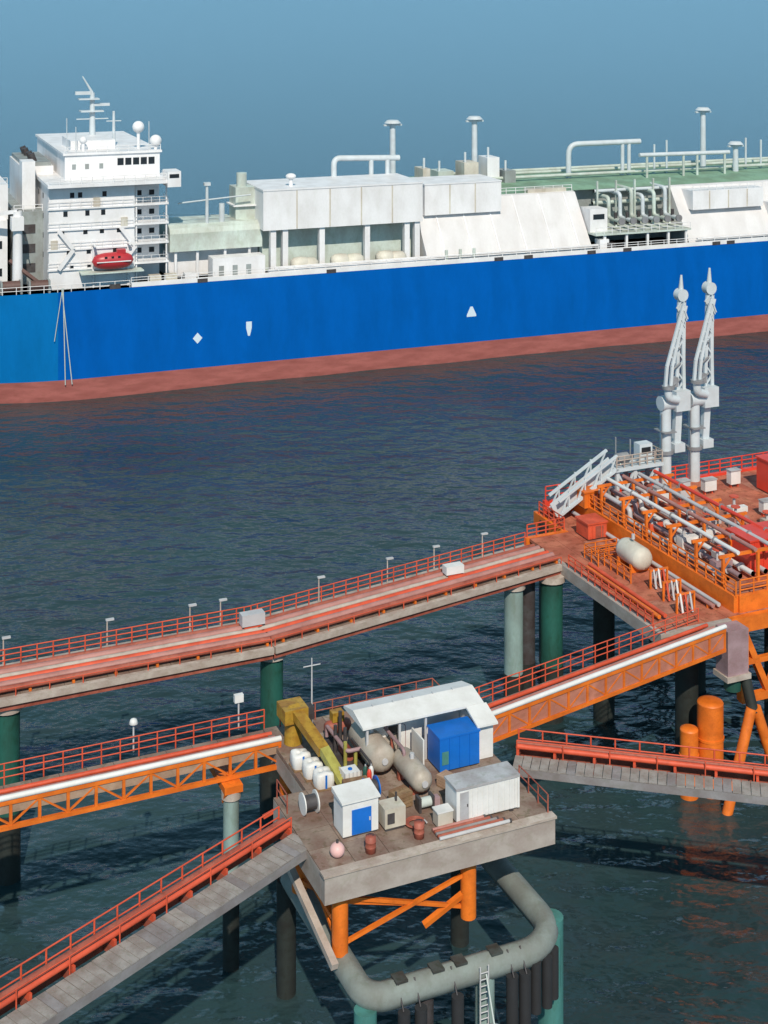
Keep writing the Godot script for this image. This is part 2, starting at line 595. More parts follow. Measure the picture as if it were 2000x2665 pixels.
	for x in [-48.6, -46.6, -44.4]:
		bx(wh, "porthole", M.ship_grey, x - 0.3, x + 0.3, 33.6, 34.4, 6.95, 7.1)
	bx(wh, "roof", M.ship_white, -50.3, -34.9, 35.8, 36.15, 6.7, 39.3)
	railing(s, M.ship_white, [p3(-50.1, 36.15, 6.9), p3(-35.1, 36.15, 6.9)], 0.9, 1.6, 0.05)
	bx(s, "signal_deck_house", M.ship_white, -48.5, -41.5, 36.15, 37.6, 11, 20)
	# radar mast
	var mast := rod(s, "radar_mast", M.arm_white, p3(-43.6, 36, 20), p3(-43.6, 44.5, 20), 0.55, 0.38, 12)
	rod(mast, "pole", M.arm_white, p3(-43.6, 44.5, 20), p3(-45.2, 47.2, 20), 0.22, 0.1, 8)
	bx(mast, "platform", M.arm_white, -45.6, -41.9, 41.4, 41.6, 18.8, 21.2)
	bx(mast, "platform", M.arm_white, -45.9, -42.6, 43.4, 43.6, 18.9, 21.1)
	bx(mast, "radar_scanner", M.arm_white, -46.4, -43.9, 44.2, 44.75, 19.7, 20.2)
	bx(mast, "radar_scanner", M.arm_white, -43.4, -40.8, 42.3, 42.75, 19.7, 20.2)
	rod(mast, "yard", M.arm_white, p3(-46.2, 40.2, 20), p3(-41, 40.2, 20), 0.1, -1, 6)
	var m2 := rod(s, "signal_mast", M.arm_white, p3(-41.0, 36, 15), p3(-41.0, 41.8, 15), 0.3, 0.2, 10)
	rod(m2, "yard", M.arm_white, p3(-42.2, 40.2, 15), p3(-39.8, 40.2, 15), 0.09, -1, 6)
	for a in [[-38.0, 10.0, 39.2, 0.95], [-35.6, 8.2, 37.1, 0.95], [-46.8, 9.5, 37.6, 0.6]]:
		var post := rod(s, "dome_pedestal", M.ship_white, p3(a[0], 36, a[1]), p3(a[0], a[2], a[1]), 0.28, -1, 8)
		ball(post, "antenna_dome", M.ship_white, p3(a[0], a[2] + a[3] * 0.4, a[1]), Vector3.ONE * a[3])
	# funnel and engine casing
	var cas := bx(s, "engine_casing", M.ship_grey, -57.5, -53, 16, 27.2, 9, 37)
	for y in [18.5, 21.5, 24.5]:
		bx(cas, "louvre", M.dark_metal, -56.7, -54.2, y - 0.7, y + 0.7, 8.93, 9.2)
	var fun := bx(s, "funnel", M.ship_white, -55.6, -50.6, 27.0, 33.4, 15, 31)
	bx(fun, "funnel_top", M.ship_grey, -55.3, -50.9, 33.4, 34.0, 15.3, 30.7)
	for v in [17.5, 20.5, 25.5, 28.5]:
		rod(fun, "exhaust_pipe", M.dark_metal, p3(-53.2, 33.6, v), p3(-53.8, 35.2, v), 0.5, -1, 10)
	bx(fun, "vent_house", M.ship_white, -55.9, -53.9, 27.0, 34.6, 11.5, 15)
	for y in [19.0, 22.0, 25.0, 28.2]:
		railing(s, M.ship_white, [p3(-53.1, y + 0.12, 2.75), p3(-40.2, y + 0.12, 2.75)], 0.95, 1.6, 0.04)
	for a in [[-52.2, 22.0], [-41.6, 25.0], [-45.8, 28.2]]:
		bx(s, "stair_locker", M.ship_cream, a[0] - 0.5, a[0] + 0.5, a[1] + 0.1, a[1] + 1.5, 2.72, 2.98)
	for x in [-51.6, -42.2]:
		bar(s, "stair", M.ship_white, p3(x, 19.1, 2.4), p3(x + 2.2, 22.0, 2.4), 0.18, 0.6)
		bar(s, "stair", M.ship_white, p3(x + 2.2, 22.1, 2.4), p3(x, 25.0, 2.4), 0.18, 0.6)
	railing(s, M.ship_white, [p3(-65.8, 31.4, 10.1), p3(-58.3, 31.4, 10.1)], 1.0, 1.4, 0.05)
	railing(s, M.ship_white, [p3(-57.4, 27.2, 9.1), p3(-53.1, 27.2, 9.1)], 1.0, 1.3, 0.05)
	for x in [-49.4, -48.0, -36.5]:
		rod(s, "whip_aerial", M.arm_white, p3(x, 36.1, 9), p3(x, 40.0 + fmod(absf(x), 1.5), 9), 0.07, -1, 6)
	# aft deckhouse and crane
	var aft := bx(s, "aft_deckhouse", M.ship_white, -68, -58.4, 16, 26.0, 9, 30)
	bx(aft, "upper_house", M.ship_white, -66, -58.2, 26.0, 31.4, 10, 24)
	for y in [18.2, 22.4]:
		bx(aft, "opening", M.window_dark, -63.5, -59.2, y - 0.7, y + 0.5, 8.94, 9.2)
	var cr := rod(s, "provision_crane", M.ship_white, p3(-57.4, 16, 4.6), p3(-57.4, 28.0, 4.6), 0.8, 0.65, 14)
	bx(cr, "crane_cab", M.ship_white, -58.4, -56.6, 25.2, 27.2, 3.4, 5.6)
	bar(cr, "jib", M.ship_white, p3(-57.4, 28, 4.6), p3(-67, 26.5, 8), 0.5, 0.7)
	rod(cr, "hoist_wire", M.dark_metal, p3(-57.4, 28.2, 4.6), p3(-56.2, 23.5, 4.2), 0.08, -1, 6)
	# mooring winches on the aft deck
	for a in [[-62, 3.4], [-58.6, 2.6], [-54.6, 1.8]]:
		var wn := rod(s, "mooring_winch", M.winch_brown, p3(a[0] - 1.3, 17.1, a[1]), p3(a[0] + 1.3, 17.1, a[1]), 0.8, -1, 14)
		bx(wn, "winch_frame", M.ship_grey, a[0] - 1.6, a[0] - 1.3, 16, 17.9, a[1] - 0.9, a[1] + 0.9)
		bx(wn, "winch_frame", M.ship_grey, a[0] + 1.3, a[0] + 1.6, 16, 17.9, a[1] - 0.9, a[1] + 0.9)
	bar(s, "boat_ramp", M.winch_brown, p3(-58.5, 20.4, 5.6), p3(-53.6, 16.6, 2.2), 0.5, 0.5)
	# davits for the lifeboat
	for x in [-46.3, -41.0]:
		pipe(s, "davit", M.ship_white, bend([p3(x, 16, 2.9), p3(x, 22.6, 2.9), p3(x, 22.6, 1.2)], 0.7), 0.22, 8)
	bx(s, "boat_deck", M.ship_pale_green, -48.5, -39, 18.4, 18.6, 0.6, 3.0)
	# mooring lines hanging over the stern quarter
	rod(s, "mooring_line", M.rope, p3(-51.3, 16.8, -0.12), p3(-51.0, 2.4, -0.25), 0.08, -1, 6)
	rod(s, "mooring_line", M.rope, p3(-51.5, 16.8, -0.10), p3(-50.0, 2.4, -0.25), 0.08, -1, 6)
	rod(s, "mooring_line", M.rope, p3(-51.4, 16.8, -0.10), p3(-52.6, 9.0, -0.2), 0.06, -1, 6)
	# ---- between accommodation and the regasification modules
	prism_x(s, "pipe_house", M.ship_pale_green, PackedVector2Array([Vector2(5, 20.2), Vector2(14, 20.2), Vector2(14, 24.3), Vector2(6.4, 24.3), Vector2(5.4, 23.8), Vector2(5, 23.0)]), -34, -19.0)
	for x in [-33, -29.5, -25, -21]:
		bx(s, "house_column", M.ship_white, x - 0.2, x + 0.2, 16, 20.2, 5.4, 5.8)
	bx(s, "lower_house", M.ship_white, -34, -19.2, 16, 20.15, 7, 14)
	bx(s, "side_house", M.ship_white, -28, -19.5, 16, 19.4, 1.6, 4.6)
	for x in [-26.6, -24.4, -22.2]:
		bx(s, "side_house_door", M.ship_grey, x - 0.4, x + 0.4, 16.2, 18.2, 1.54, 1.7)
	for x in [-37, -34.5, -31.5]:
		bx(s, "deck_locker", M.ship_cream if x < -33 else M.ship_white, x - 0.9, x + 0.9, 16, 17.4, 1.6, 3.0)
	var k1 := rod(s, "king_post", M.arm_white, p3(-27.7, 24, 6.5), p3(-27.7, 30.4, 6.5), 0.3, 0.22, 10)
	rod(k1, "boom", M.arm_white, p3(-32.4, 27.6, 6.5), p3(-20.5, 28.4, 6.5), 0.13, -1, 6)
	bx(k1, "head", M.arm_white, -28.2, -27.2, 30.2, 30.7, 6.1, 6.9)
	rod(s, "vent_pipe", M.arm_white, p3(-25.2, 24, 6.8), p3(-25.2, 27.2, 6.8), 0.45, -1, 12)
	var tw := bx(s, "vent_tower", M.ship_pale_green, -22.6, -19.4, 20, 29.4, 8, 12)
	rod(tw, "vent_head", M.ship_pale_green, p3(-21.2, 29.4, 9.5), p3(-21.2, 31.6, 9.5), 0.85, 0.85, 14)
	bx(tw, "gallery", M.ship_white, -23.1, -19.0, 26.4, 26.6, 7.4, 12)
	# ---- large module on legs
	var b1 := bx(s, "regas_module", M.ship_white, -19.4, 8.0, 23.0, 29.3, 3.0, 15)
	for x in [-13.8, -8.2, -2.8, 2.6]:
		bx(b1, "panel_seam", M.ship_cream, x - 0.1, x + 0.1, 23.1, 29.2, 2.92, 3.05)
	bx(b1, "roof_rim", M.ship_white, -19.5, 8.1, 29.3, 29.55, 2.9, 15.1)
	for x in [-17.6, -15.6, -9.4, -1.6, 5.4, 7.2]:
		bx(s, "module_leg", M.ship_white, x - 0.45, x + 0.45, 16, 23.0, 3.4, 4.4)
	bx(s, "module_base", M.ship_pale_green, -19, 8, 16, 22.9, 6.6, 15)
	for a in [[-13.4, 1.3], [-12, 0.8], [-6.6, 1.5], [-4.2, 1.2], [1.2, 1.5], [3.2, 1.0]]:
		lathe(s, "deck_tank", M.ship_cream, [Vector2(0, -1.6), Vector2(0.7, -1.5), Vector2(1.1, -1.0), Vector2(1.2, 0), Vector2(1.1, 1.0), Vector2(0.7, 1.5), Vector2(0, 1.6)], p3(a[0], 16.9 + a[1] * 0.4, 2.6), Vector3.RIGHT)
	bx(s, "deck_box", M.ship_white, -19, 9.5, 16.0, 17.1, 1.0, 1.9)
	rod(s, "module_vent", M.ship_white, p3(-13.9, 29.3, 6), p3(-13.9, 31.0, 6), 0.35, -1, 10)
	ball(s, "module_vent_cap", M.ship_white, p3(-13.9, 31.1, 6), Vector3(0.85, 0.5, 0.85))
	var b2 := bx(s, "compressor_module", M.ship_white, 9.6, 23.8, 23.4, 28.5, 6.0, 15)
	for x in [14.2, 18.9]:
		bx(b2, "panel_seam", M.ship_cream, x - 0.1, x + 0.1, 23.5, 28.4, 5.92, 6.05)
	bx(b2, "roof_rim", M.ship_white, 9.5, 23.9, 28.5, 28.7, 5.9, 15.1)
	# ---- trunk deck, chamfered, with the open manifold bay in the middle
	for a in [[8.6, 39.4], [58.8, 122.0]]:
		prism_x(s, "trunk", M.trunk_white, PackedVector2Array([Vector2(1.8, 16.0), Vector2(8.6, 25.6), Vector2(9.2, 25.75), Vector2(36.8, 25.75), Vector2(37.4, 25.6), Vector2(44.2, 16.0)]), a[0], a[1])
	prism_x(s, "trunk", M.ship_grey, PackedVector2Array([Vector2(11.5, 16.0), Vector2(11.5, 25.7), Vector2(36.8, 25.7), Vector2(37.4, 25.6), Vector2(44.2, 16.0)]), 39.4, 58.8)
	prism_x(s, "trunk_roof", M.trunk_green, PackedVector2Array([Vector2(9.4, 25.76), Vector2(36.6, 25.76), Vector2(34, 26.2), Vector2(23, 26.6), Vector2(12, 26.2)]), 8.8, 121.8)
	for x in [12, 17, 22, 27, 32, 37]:
		prism_x(s, "trunk_rib", M.ship_white, PackedVector2Array([Vector2(1.68, 16.1), Vector2(8.48, 25.65), Vector2(8.7, 25.65), Vector2(1.9, 16.1)]), x - 0.12, x + 0.12)
	bx(s, "trunk_hatch", M.ship_cream, 30.5, 38.0, 25.7, 26.4, 9.2, 11)
	# manifold bay
	bx(s, "manifold_platform", M.ship_pale_green, 39.5, 58.6, 18.9, 19.2, 1.2, 11.4)
	railing(s, M.ship_white, [p3(39.6, 19.2, 1.3), p3(58.5, 19.2, 1.3)], 1.1, 1.6, 0.05)
	for x in [41.5, 45.8, 50, 54.2, 57.8]:
		bx(s, "platform_column", M.ship_white, x - 0.2, x + 0.2, 16, 18.9, 1.5, 1.9)
	for k in 6:
		var x: float = 45.0 + k * 2.3
		var mp := pipe(s, "manifold_pipe", M.ship_pale_green if k % 2 == 0 else M.arm_white, bend([p3(x, 21.0, 1.8), p3(x, 21.0, 6.5), p3(x, 24.6 + (k % 3) * 0.6, 6.5), p3(x, 24.6 + (k % 3) * 0.6, 12)], 0.8), 0.36, 10)
		rod(mp, "flange", M.arm_grey, p3(x, 21.0, 1.7), p3(x, 21.0, 2.1), 0.62, -1, 12)
		rod(mp, "valve", M.dark_metal, p3(x, 20.2, 4.0), p3(x, 22.3, 4.0), 0.3, -1, 8)
	pipe(s, "header_pipe", M.arm_white, [p3(43, 25.6, 8.2), p3(58.5, 25.6, 8.2)], 0.3, 8)
	pipe(s, "header_pipe", M.ship_pale_green, [p3(43, 23.4, 8.8), p3(58.5, 23.4, 8.8)], 0.35, 8)
	for x in [43.4, 47.2, 51, 54.8, 58.2]:
		bx(s, "pipe_frame", M.ship_pale_green, x - 0.15, x + 0.15, 19.2, 27.4, 7.6, 7.9)
	var ctl := bx(s, "manifold_control_room", M.ship_white, 39.6, 43.0, 19.2, 23.2, 3.4, 7)
	bx(ctl, "window", M.window_dark, 40.2, 42.4, 21.4, 22.3, 3.34, 3.5)
	bx(ctl, "porch", M.ship_white, 40.4, 42.2, 16.4, 18.2, 1.4, 3.2)
	bx(s, "bay_hose_crane_base", M.dark_metal, 41.8, 43.2, 16, 17.6, 0.9, 2.0)
	# right hand deckhouse on the trunk
	var rb := bx(s, "forward_module", M.ship_white, 61, 76, 21.8, 25.2, 4.4, 12)
	for x in [64.5, 68.5, 72.5]:
		bx(rb, "panel_seam", M.ship_cream, x - 0.1, x + 0.1, 21.9, 25.1, 4.32, 4.5)
	railing(s, M.ship_white, [p3(61.1, 25.2, 4.5), p3(75.9, 25.2, 4.5)], 1.0, 1.6, 0.05)
	bx(s, "step_house", M.ship_white, 77.2, 83, 16, 22.4, 3.2, 9)
	for a in [[-18, 40, 1.4, 17.3], [60, 118, 1.5, 17.2]]:
		rod(s, "deck_pipe", M.ship_white, p3(a[0], a[3], a[2]), p3(a[1], a[3], a[2]), 0.22, -1, 8)
	for x in [11.5, 14, 16.5]:
		rod(s, "deck_vent", M.ship_pale_green, p3(x, 16, 1.2), p3(x, 18.3, 1.2), 0.28, -1, 8)
	# ---- pipework above the trunk
	pipe(s, "pipe_arch", M.arm_white, bend([p3(-3.4, 25.8, 15.2), p3(-3.4, 32.6, 15.2), p3(8.6, 32.2, 15.2)], 1.2), 0.5, 12)
	for x in [3.4, 6.4]:
		rod(s, "arch_leg", M.arm_white, p3(x, 25.8, 15.2), p3(x, 32.1, 15.2), 0.42, -1, 10)
	pipe(s, "pipe_arch", M.arm_white, bend([p3(44.2, 26, 20), p3(44.2, 32.7, 20), p3(59.4, 32.7, 20)], 2.0), 0.5, 12)
	for x in [55.6, 57.0]:
		rod(s, "arch_leg", M.arm_white, p3(x, 26, 20), p3(x, 32.6, 20), 0.36, -1, 10)
	rod(s, "long_pipe", M.arm_white, p3(56.9, 30.6, 16), p3(76.5, 30.4, 16), 0.4, -1, 10)
	for x in [58.5, 66.4, 69.4, 75.5]:
		rod(s, "pipe_support", M.ship_pale_green, p3(x, 25.7, 16), p3(x, 30.4, 16), 0.25, -1, 8)
	for v in [19.0, 24.5, 28.0]:
		rod(s, "trunk_pipe", M.ship_pale_green, p3(24, 27.2, v), p3(120, 27.2, v), 0.3, -1, 8)
	for a in [[10.0, 37.6, 22], [26.0, 37.8, 22], [74.6, 38.0, 22], [79.3, 31.6, 18]]:
		var vm := rod(s, "vent_mast", M.arm_white, p3(a[0], 25.8, a[2]), p3(a[0], a[1], a[2]), 0.58, 0.5, 14)
		rod(vm, "vent_cap", M.arm_white, p3(a[0], a[1], a[2]), p3(a[0], a[1] + 0.5, a[2]), 1.5, 1.0, 16)
		bx(vm, "vent_arm", M.arm_white, a[0] - 1.7, a[0] + 1.7, a[1] - 0.5, a[1] - 0.2, a[2] - 0.25, a[2] + 0.25)
	for a in [[13.8, 15.2, 26, 30.6, 17, M.ship_cream], [18.0, 21.0, 26, 29.6, 20, M.ship_pale_green], [22.2, 25.0, 26, 31.2, 18, M.ship_cream], [27.2, 29.6, 26, 31.8, 19, M.ship_white], [30.2, 32.4, 26, 29.4, 18, M.ship_grey]]:
		var gd := bx(s, "gas_dome_house", a[5], a[0], a[1], a[2], a[3] - 0.8, a[4], a[4] + 4)
		rod(gd, "riser", M.arm_white, p3(a[0] + 0.6, a[3] - 1, a[4] + 1), p3(a[0] + 0.6, a[3] + 1.0, a[4] + 1), 0.22, -1, 8)
	for x in [62.5, 65.2, 83.0, 86.5]:
		rod(s, "riser", M.arm_white, p3(x, 25.8, 20), p3(x, 31.5 + fmod(x, 2.0), 20), 0.2, -1, 8)
	railing(s, M.ship_white, [p3(24.5, 25.8, 9.4), p3(39.2, 25.8, 9.4)], 1.0, 1.8, 0.05)

func lifeboat() -> void:
	var o := thing("lifeboat", "red enclosed lifeboat hanging in davits on the ship's side", "lifeboat", Vector3(0, 0, -236.4) + Basis(Vector3.UP, SHIP_TURN) * p3(-43.6, 18.9, 1.5), SHIP_TURN)
	var st := SurfaceTool.new()
	st.begin(Mesh.PRIMITIVE_TRIANGLES)
	st.set_smooth_group(0)
	var n := 18
	var seg := 16
	for i in n:
		for k in seg:
			var c := []
			for q in [[i, k], [i + 1, k], [i + 1, k + 1], [i, k + 1]]:
				var x: float = -3.2 + 6.4 * q[0] / n
				var e := pow(maxf(0.0, 1.0 - pow(absf(x) / 3.2, 3.0)), 0.5)
				var ang: float = TAU * q[1] / seg
				var yy := sin(ang)
				c.append(Vector3(x, 1.3 + yy * e * (1.25 if yy > 0 else 1.3), cos(ang) * 1.15 * e))
			for q in [0, 1, 2, 0, 2, 3]:
				st.add_vertex(c[q])
	st.generate_normals()
	put(o, "hull", st.commit(), M.lifeboat_red, Transform3D())
	bx(o, "conning_hatch", M.lifeboat_red, 0.6, 1.9, 2.35, 2.95, -0.5, 0.5)
	bx(o, "fender_strip", M.ship_white, -2.6, 2.6, 1.22, 1.36, -1.2, -1.08)
	for x in [-1.2, -0.2, 0.8]:
		bx(o, "window", M.window_dark, x - 0.2, x + 0.2, 1.8, 2.1, -1.09, -0.9)

# ------------------------------------------------------------------ bridges
func bridge(called: String, label: String, u0: float, v0: float, u1: float, v1: float, y := 13.0) -> Node3D:
	var o := thing(called, label, "bridge", at(u0, v0, y), TURN + atan2(v1 - v0, u1 - u0))
	o.set_meta("span", Vector2(u1 - u0, v1 - v0).length())
	return o

func pile(label: String, u: float, v: float, top: float, r: float, m: Material, group: String) -> Node3D:
	var o := thing("pile", label, "pile", at(u, v, 0), TURN, group)
	rod(o, "shaft", m, Vector3(0, 4.6, 0), Vector3(0, top - 0.5, 0), r, -1.0, 18)
	var wet := rod(o, "tidal_band", M.growth_and_shade, Vector3(0, -3, 0), Vector3(0, 4.6, 0), r * 1.05, -1.0, 18)
	wet.set_meta("label", "dark band of marine growth")
	rod(o, "collar", M.pale_edge, Vector3(0, top - 0.5, 0), Vector3(0, top, 0), r * 1.25, -1.0, 18)
	return o

func trestle_span(o: Node3D, L: float) -> void:
	# local: near edge at v = 0, deck top at y = 0
	bx(o, "edge_beam", M.pale_edge, 0, L, -0.42, 0.05, 0, 0.4)
	bx(o, "girder", M.pipe_rust, 0, L, -0.85, -0.43, 0.25, 0.6)
	bx(o, "far_beam", M.concrete, 0, L, -0.75, 0.05, 5.0, 5.4)
	var n := int(L / 1.5)
	for k in n:
		bx(o, "deck_slab", M.deck_brown, L * k / n + 0.015, L * (k + 1) / n - 0.015, -0.3, 0.0, 0.47, 4.98)
	for a in [[0.9, 0.22, M.pipe_rust], [1.5, 0.27, M.pipe_pink], [2.15, 0.22, M.red_steel], [2.75, 0.2, M.pale_edge], [3.35, 0.26, M.pipe_pink], [4.0, 0.2, M.pipe_rust]]:
		rod(o, "pipe", a[2], p3(0.02, 0.35, a[0]), p3(L - 0.02, 0.35, a[0]), a[1], -1, 10)
	for k in int(L / 3.0) + 1:
		var x := minf(1.0 + k * 3.0, L - 0.3)
		bx(o, "pipe_saddle", M.orange_steel, x - 0.09, x + 0.09, 0.0, 0.22, 0.6, 4.4)
	railing(o, M.red_steel, [p3(0.1, 0.05, 5.1), p3(L - 0.1, 0.05, 5.1)], 1.15, 1.15, 0.045, 3)
	railing(o, M.red_steel, [p3(0.1, 0.05, 0.3), p3(L - 0.1, 0.05, 0.3)], 0.55, 2.3, 0.035, 1)

func lamp(label: String, u: float, v: float, y: float, h: float) -> void:
	var o := thing("lamp_post", label, "lamp post", at(u, v, y), TURN, "lamp posts along the far pipe trestle")
	rod(o, "pole", M.pale_edge, Vector3.ZERO, Vector3(0, h, 0), 0.07, 0.05, 8)
	bx(o, "lamp_head", M.pipe_silver, -0.1, 0.5, h, h + 0.12, -0.12, 0.12)

func trestles() -> void:
	var a := bridge("pipe_trestle", "straight pipe trestle with red pipes and rails crossing open water to the bend", -4.0, 101.7, 35.6, 101.7)
	trestle_span(a, a.get_meta("span"))
	var b := bridge("pipe_trestle", "pipe trestle span with red rails running from the bend to the orange loading platform", 35.75, 101.72, 63.2, 106.7)
	trestle_span(b, b.get_meta("span"))
	var nth := ["first", "second", "third", "fourth", "fifth"]
	var k := 0
	for u in [33.1, 30.7, 24.4, 16.9, 7.0]:
		lamp(nth[k] + " thin lamp post counted from the bend along the straight pipe trestle", u, 106.9, 13.05, 1.9)
		k += 1
	k = 0
	for q in [[41.5, 107.9], [48, 109.2], [52.6, 110.0], [57.6, 110.9]]:
		lamp(nth[k] + " thin lamp post counted from the bend towards the loading platform", q[0], q[1], 13.05, 1.9)
		k += 1
	var bo := thing("junction_box", "small pale junction box on the pipe trestle near the bend", "box", at(35.0, 105.0, 13.5), TURN)
	bx(bo, "cabinet", M.pipe_silver, -0.9, 0.9, 0.15, 1.0, -0.4, 0.4)
	bx(bo, "plinth", M.red_steel, -0.7, 0.7, -0.45, 0.15, -0.3, 0.3)
	var b2 := thing("junction_box", "small white junction box on the trestle span nearer the loading platform", "box", at(53.2, 107.6, 13.5), TURN)
	bx(b2, "cabinet", M.white_paint, -0.8, 0.8, 0.15, 0.8, -0.4, 0.4)
	bx(b2, "plinth", M.red_steel, -0.6, 0.6, -0.45, 0.15, -0.3, 0.3)
	# pile bents below
	for q in [[16.6, 103.2, M.pile_green, "dark green pile with pale collar under the straight pipe trestle"], [36.0, 103.4, M.pile_green, "dark green pile with pale collar under the trestle bend"]]:
		pile(q[3], q[0], q[1], 12.2, 0.85, q[2], "green piles under the far trestle")
	pile("pale teal pile under the trestle end, beside the dark piles", 58.6, 107.2, 12.2, 0.8, M.pile_pale, "piles under the trestle end")
	pile("pile with shade painted into its dark colour, standing between the pale teal and the green pile", 60.6, 108.6, 12.2, 0.75, M.dark_metal, "piles under the trestle end")  # shadowed pile behind, its shade painted as a dark colour
	pile("glossy green pile under the corner where trestle meets loading platform", 62.3, 107.3, 12.2, 0.95, M.pile_green, "piles under the trestle end")
	# ---- near bridge: trussed, with white handrail line
	var nb := bridge("trussed_footbridge", "orange trussed footbridge with white top rail leading left from the service platform", -6.0, 88.3, 31.4, 88.3)
	truss_bridge(nb, nb.get_meta("span"), 3.0)
	pile("pale teal pile with orange cap under the trussed footbridge", 28.0, 88.2, 11.15, 0.5, M.pile_pale, "")
	bx(nb, "pile_cap", M.orange_steel, 33.4, 34.6, -1.85, -1.4, -0.7, 3.2)
	bar(nb, "bracket", M.orange_steel, p3(33.5, -2.6, 0.0), p3(33.5, -1.85, -0.6), 0.15, 0.15)
	for q in [[22.6, "round"], [29.6, "square"]]:
		var eq := thing("floodlight", "white %s floodlight on the far rail of the trussed footbridge" % q[1], "lamp", at(q[0], 91.6, 13.0), TURN, "floodlights on the footbridge")
		rod(eq, "pole", M.pipe_silver, Vector3.ZERO, Vector3(0, 1.9, 0), 0.06, -1, 8)
		if q[1] == "round":
			lathe(eq, "lamp_head", M.white_paint, [Vector2(0, 0), Vector2(0.3, 0.0), Vector2(0.2, 0.25), Vector2(0, 0.35)], Vector3(0, 1.8, 0), Vector3.UP, 14)
		else:
			bx(eq, "lamp_head", M.white_paint, -0.3, 0.3, 1.8, 2.3, -0.15, 0.15)
	# ---- gangway up to the loading platform
	var gw := bridge("covered_gangway", "salmon sided gangway climbing from the white shed to the loading platform", 45.0, 85.6, 67.6, 90.4, 13.0)
	truss_bridge(gw, gw.get_meta("span"), 2.6, true)
	# ---- walkway to the lower left
	var wk := bridge("plank_walkway", "long grey plank walkway with red pipes leading down left from the service platform", 4.0, 65.0, 29.6, 77.6)
	walkway(wk, wk.get_meta("span"), 1.7)
	# ---- bridge to the right
	var rb := bridge("deck_walkway", "pale walkway with dark red rail passing in front of the orange piles", 43.8, 80.3, 70.0, 61.4)
	walkway(rb, rb.get_meta("span"), 1.5)

func truss_bridge(o: Node3D, L: float, w: float, closed := false) -> void:
	bx(o, "bottom_chord", M.orange_steel, 0, L, -1.35, -1.1, 0.0, 0.25)
	bx(o, "top_chord", M.orange_steel, 0, L, 0.15, 0.4, 0.0, 0.25)
	bx(o, "far_chord", M.red_steel, 0, L, -1.35, -1.1, w, w + 0.25)
	var top := rod(o, "top_pipe", M.white_paint, p3(0, 0.55, 0.1), p3(L, 0.55, 0.1), 0.17, -1, 10)
	top.set_meta("label", "white pipe along the top edge")
	var n := int(L / 1.7)
	for k in n + 1:
		var x := L * k / n
		bx(o, "upright", M.orange_steel, clampf(x - 0.09, 0, L - 0.18), clampf(x - 0.09, 0, L - 0.18) + 0.18, -1.1, 0.15, 0.03, 0.21)
		if k < n:
			var x2 := L * (k + 1) / n
			if closed:
				bx(o, "side_panel", M.salmon, x + 0.1, x2 - 0.1, -1.08, 0.14, 0.09, 0.17)
			else:
				bx(o, "kick_panel", M.tan_panel, x + 0.1, x2 - 0.1, -0.38, 0.14, 0.09, 0.17)
			var up := k % 2 == 0
			bar(o, "brace", M.orange_steel, p3(x, -1.1 if up else 0.15, 0.12), p3(x2, 0.15 if up else -1.1, 0.12), 0.12, 0.1)
			bx(o, "deck_panel", M.deck_brown, x + 0.015, x2 - 0.015, -0.32, -0.22, 0.27, w)
	for a in [[0.7, 0.16, M.pipe_rust], [1.2, 0.2, M.pipe_pink], [1.9, 0.15, M.red_steel]]:
		rod(o, "pipe", a[2], p3(0.02, 0.0, a[0]), p3(L - 0.02, 0.0, a[0]), a[1], -1, 10)
	railing(o, M.red_steel, [p3(0.1, -0.2, w + 0.1), p3(L - 0.1, -0.2, w + 0.1)], 1.25, 1.2, 0.04, 3)

func walkway(o: Node3D, L: float, w: float) -> void:
	bx(o, "near_beam", M.concrete_grey, 0, L, -0.55, -0.08, 0.0, 0.3)
	bx(o, "far_beam", M.pipe_rust, 0, L, -0.6, -0.08, w + 0.9, w + 1.15)
	var n := int(L / 0.55)
	for k in n:
		var dy := rng.randf_range(-0.012, 0.012)
		bx(o, "plank", M.plank if rng.randf() < 0.7 else M.concrete_grey, L * k / n + 0.02, L * (k + 1) / n - 0.02, -0.06 + dy, 0.0 + dy, 0.0, w)
	var m := int(L / 2.4)
	for k in m + 1:
		var x := clampf(L * k / m, 0.15, L - 0.15)
		bx(o, "cross_beam", M.pipe_rust, x - 0.1, x + 0.1, -0.55, -0.075, 0.3, w + 0.9)
		bx(o, "pipe_saddle", M.red_steel, x - 0.08, x + 0.08, -0.07, 0.25, w + 0.05, w + 1.1)
	for a in [[w + 0.3, 0.17, M.red_steel], [w + 0.72, 0.2, M.pipe_rust]]:
		rod(o, "pipe", a[2], p3(0.02, 0.42, a[0]), p3(L - 0.02, 0.42, a[0]), a[1], -1, 10)
	railing(o, M.red_steel, [p3(0.1, -0.05, w + 1.05), p3(L - 0.1, -0.05, w + 1.05)], 1.2, 1.5, 0.045, 2)
	railing(o, M.red_steel, [p3(0.1, 0.0, w + 0.05), p3(L - 0.1, 0.0, w + 0.05)], 0.9, 3.0, 0.035, 1)

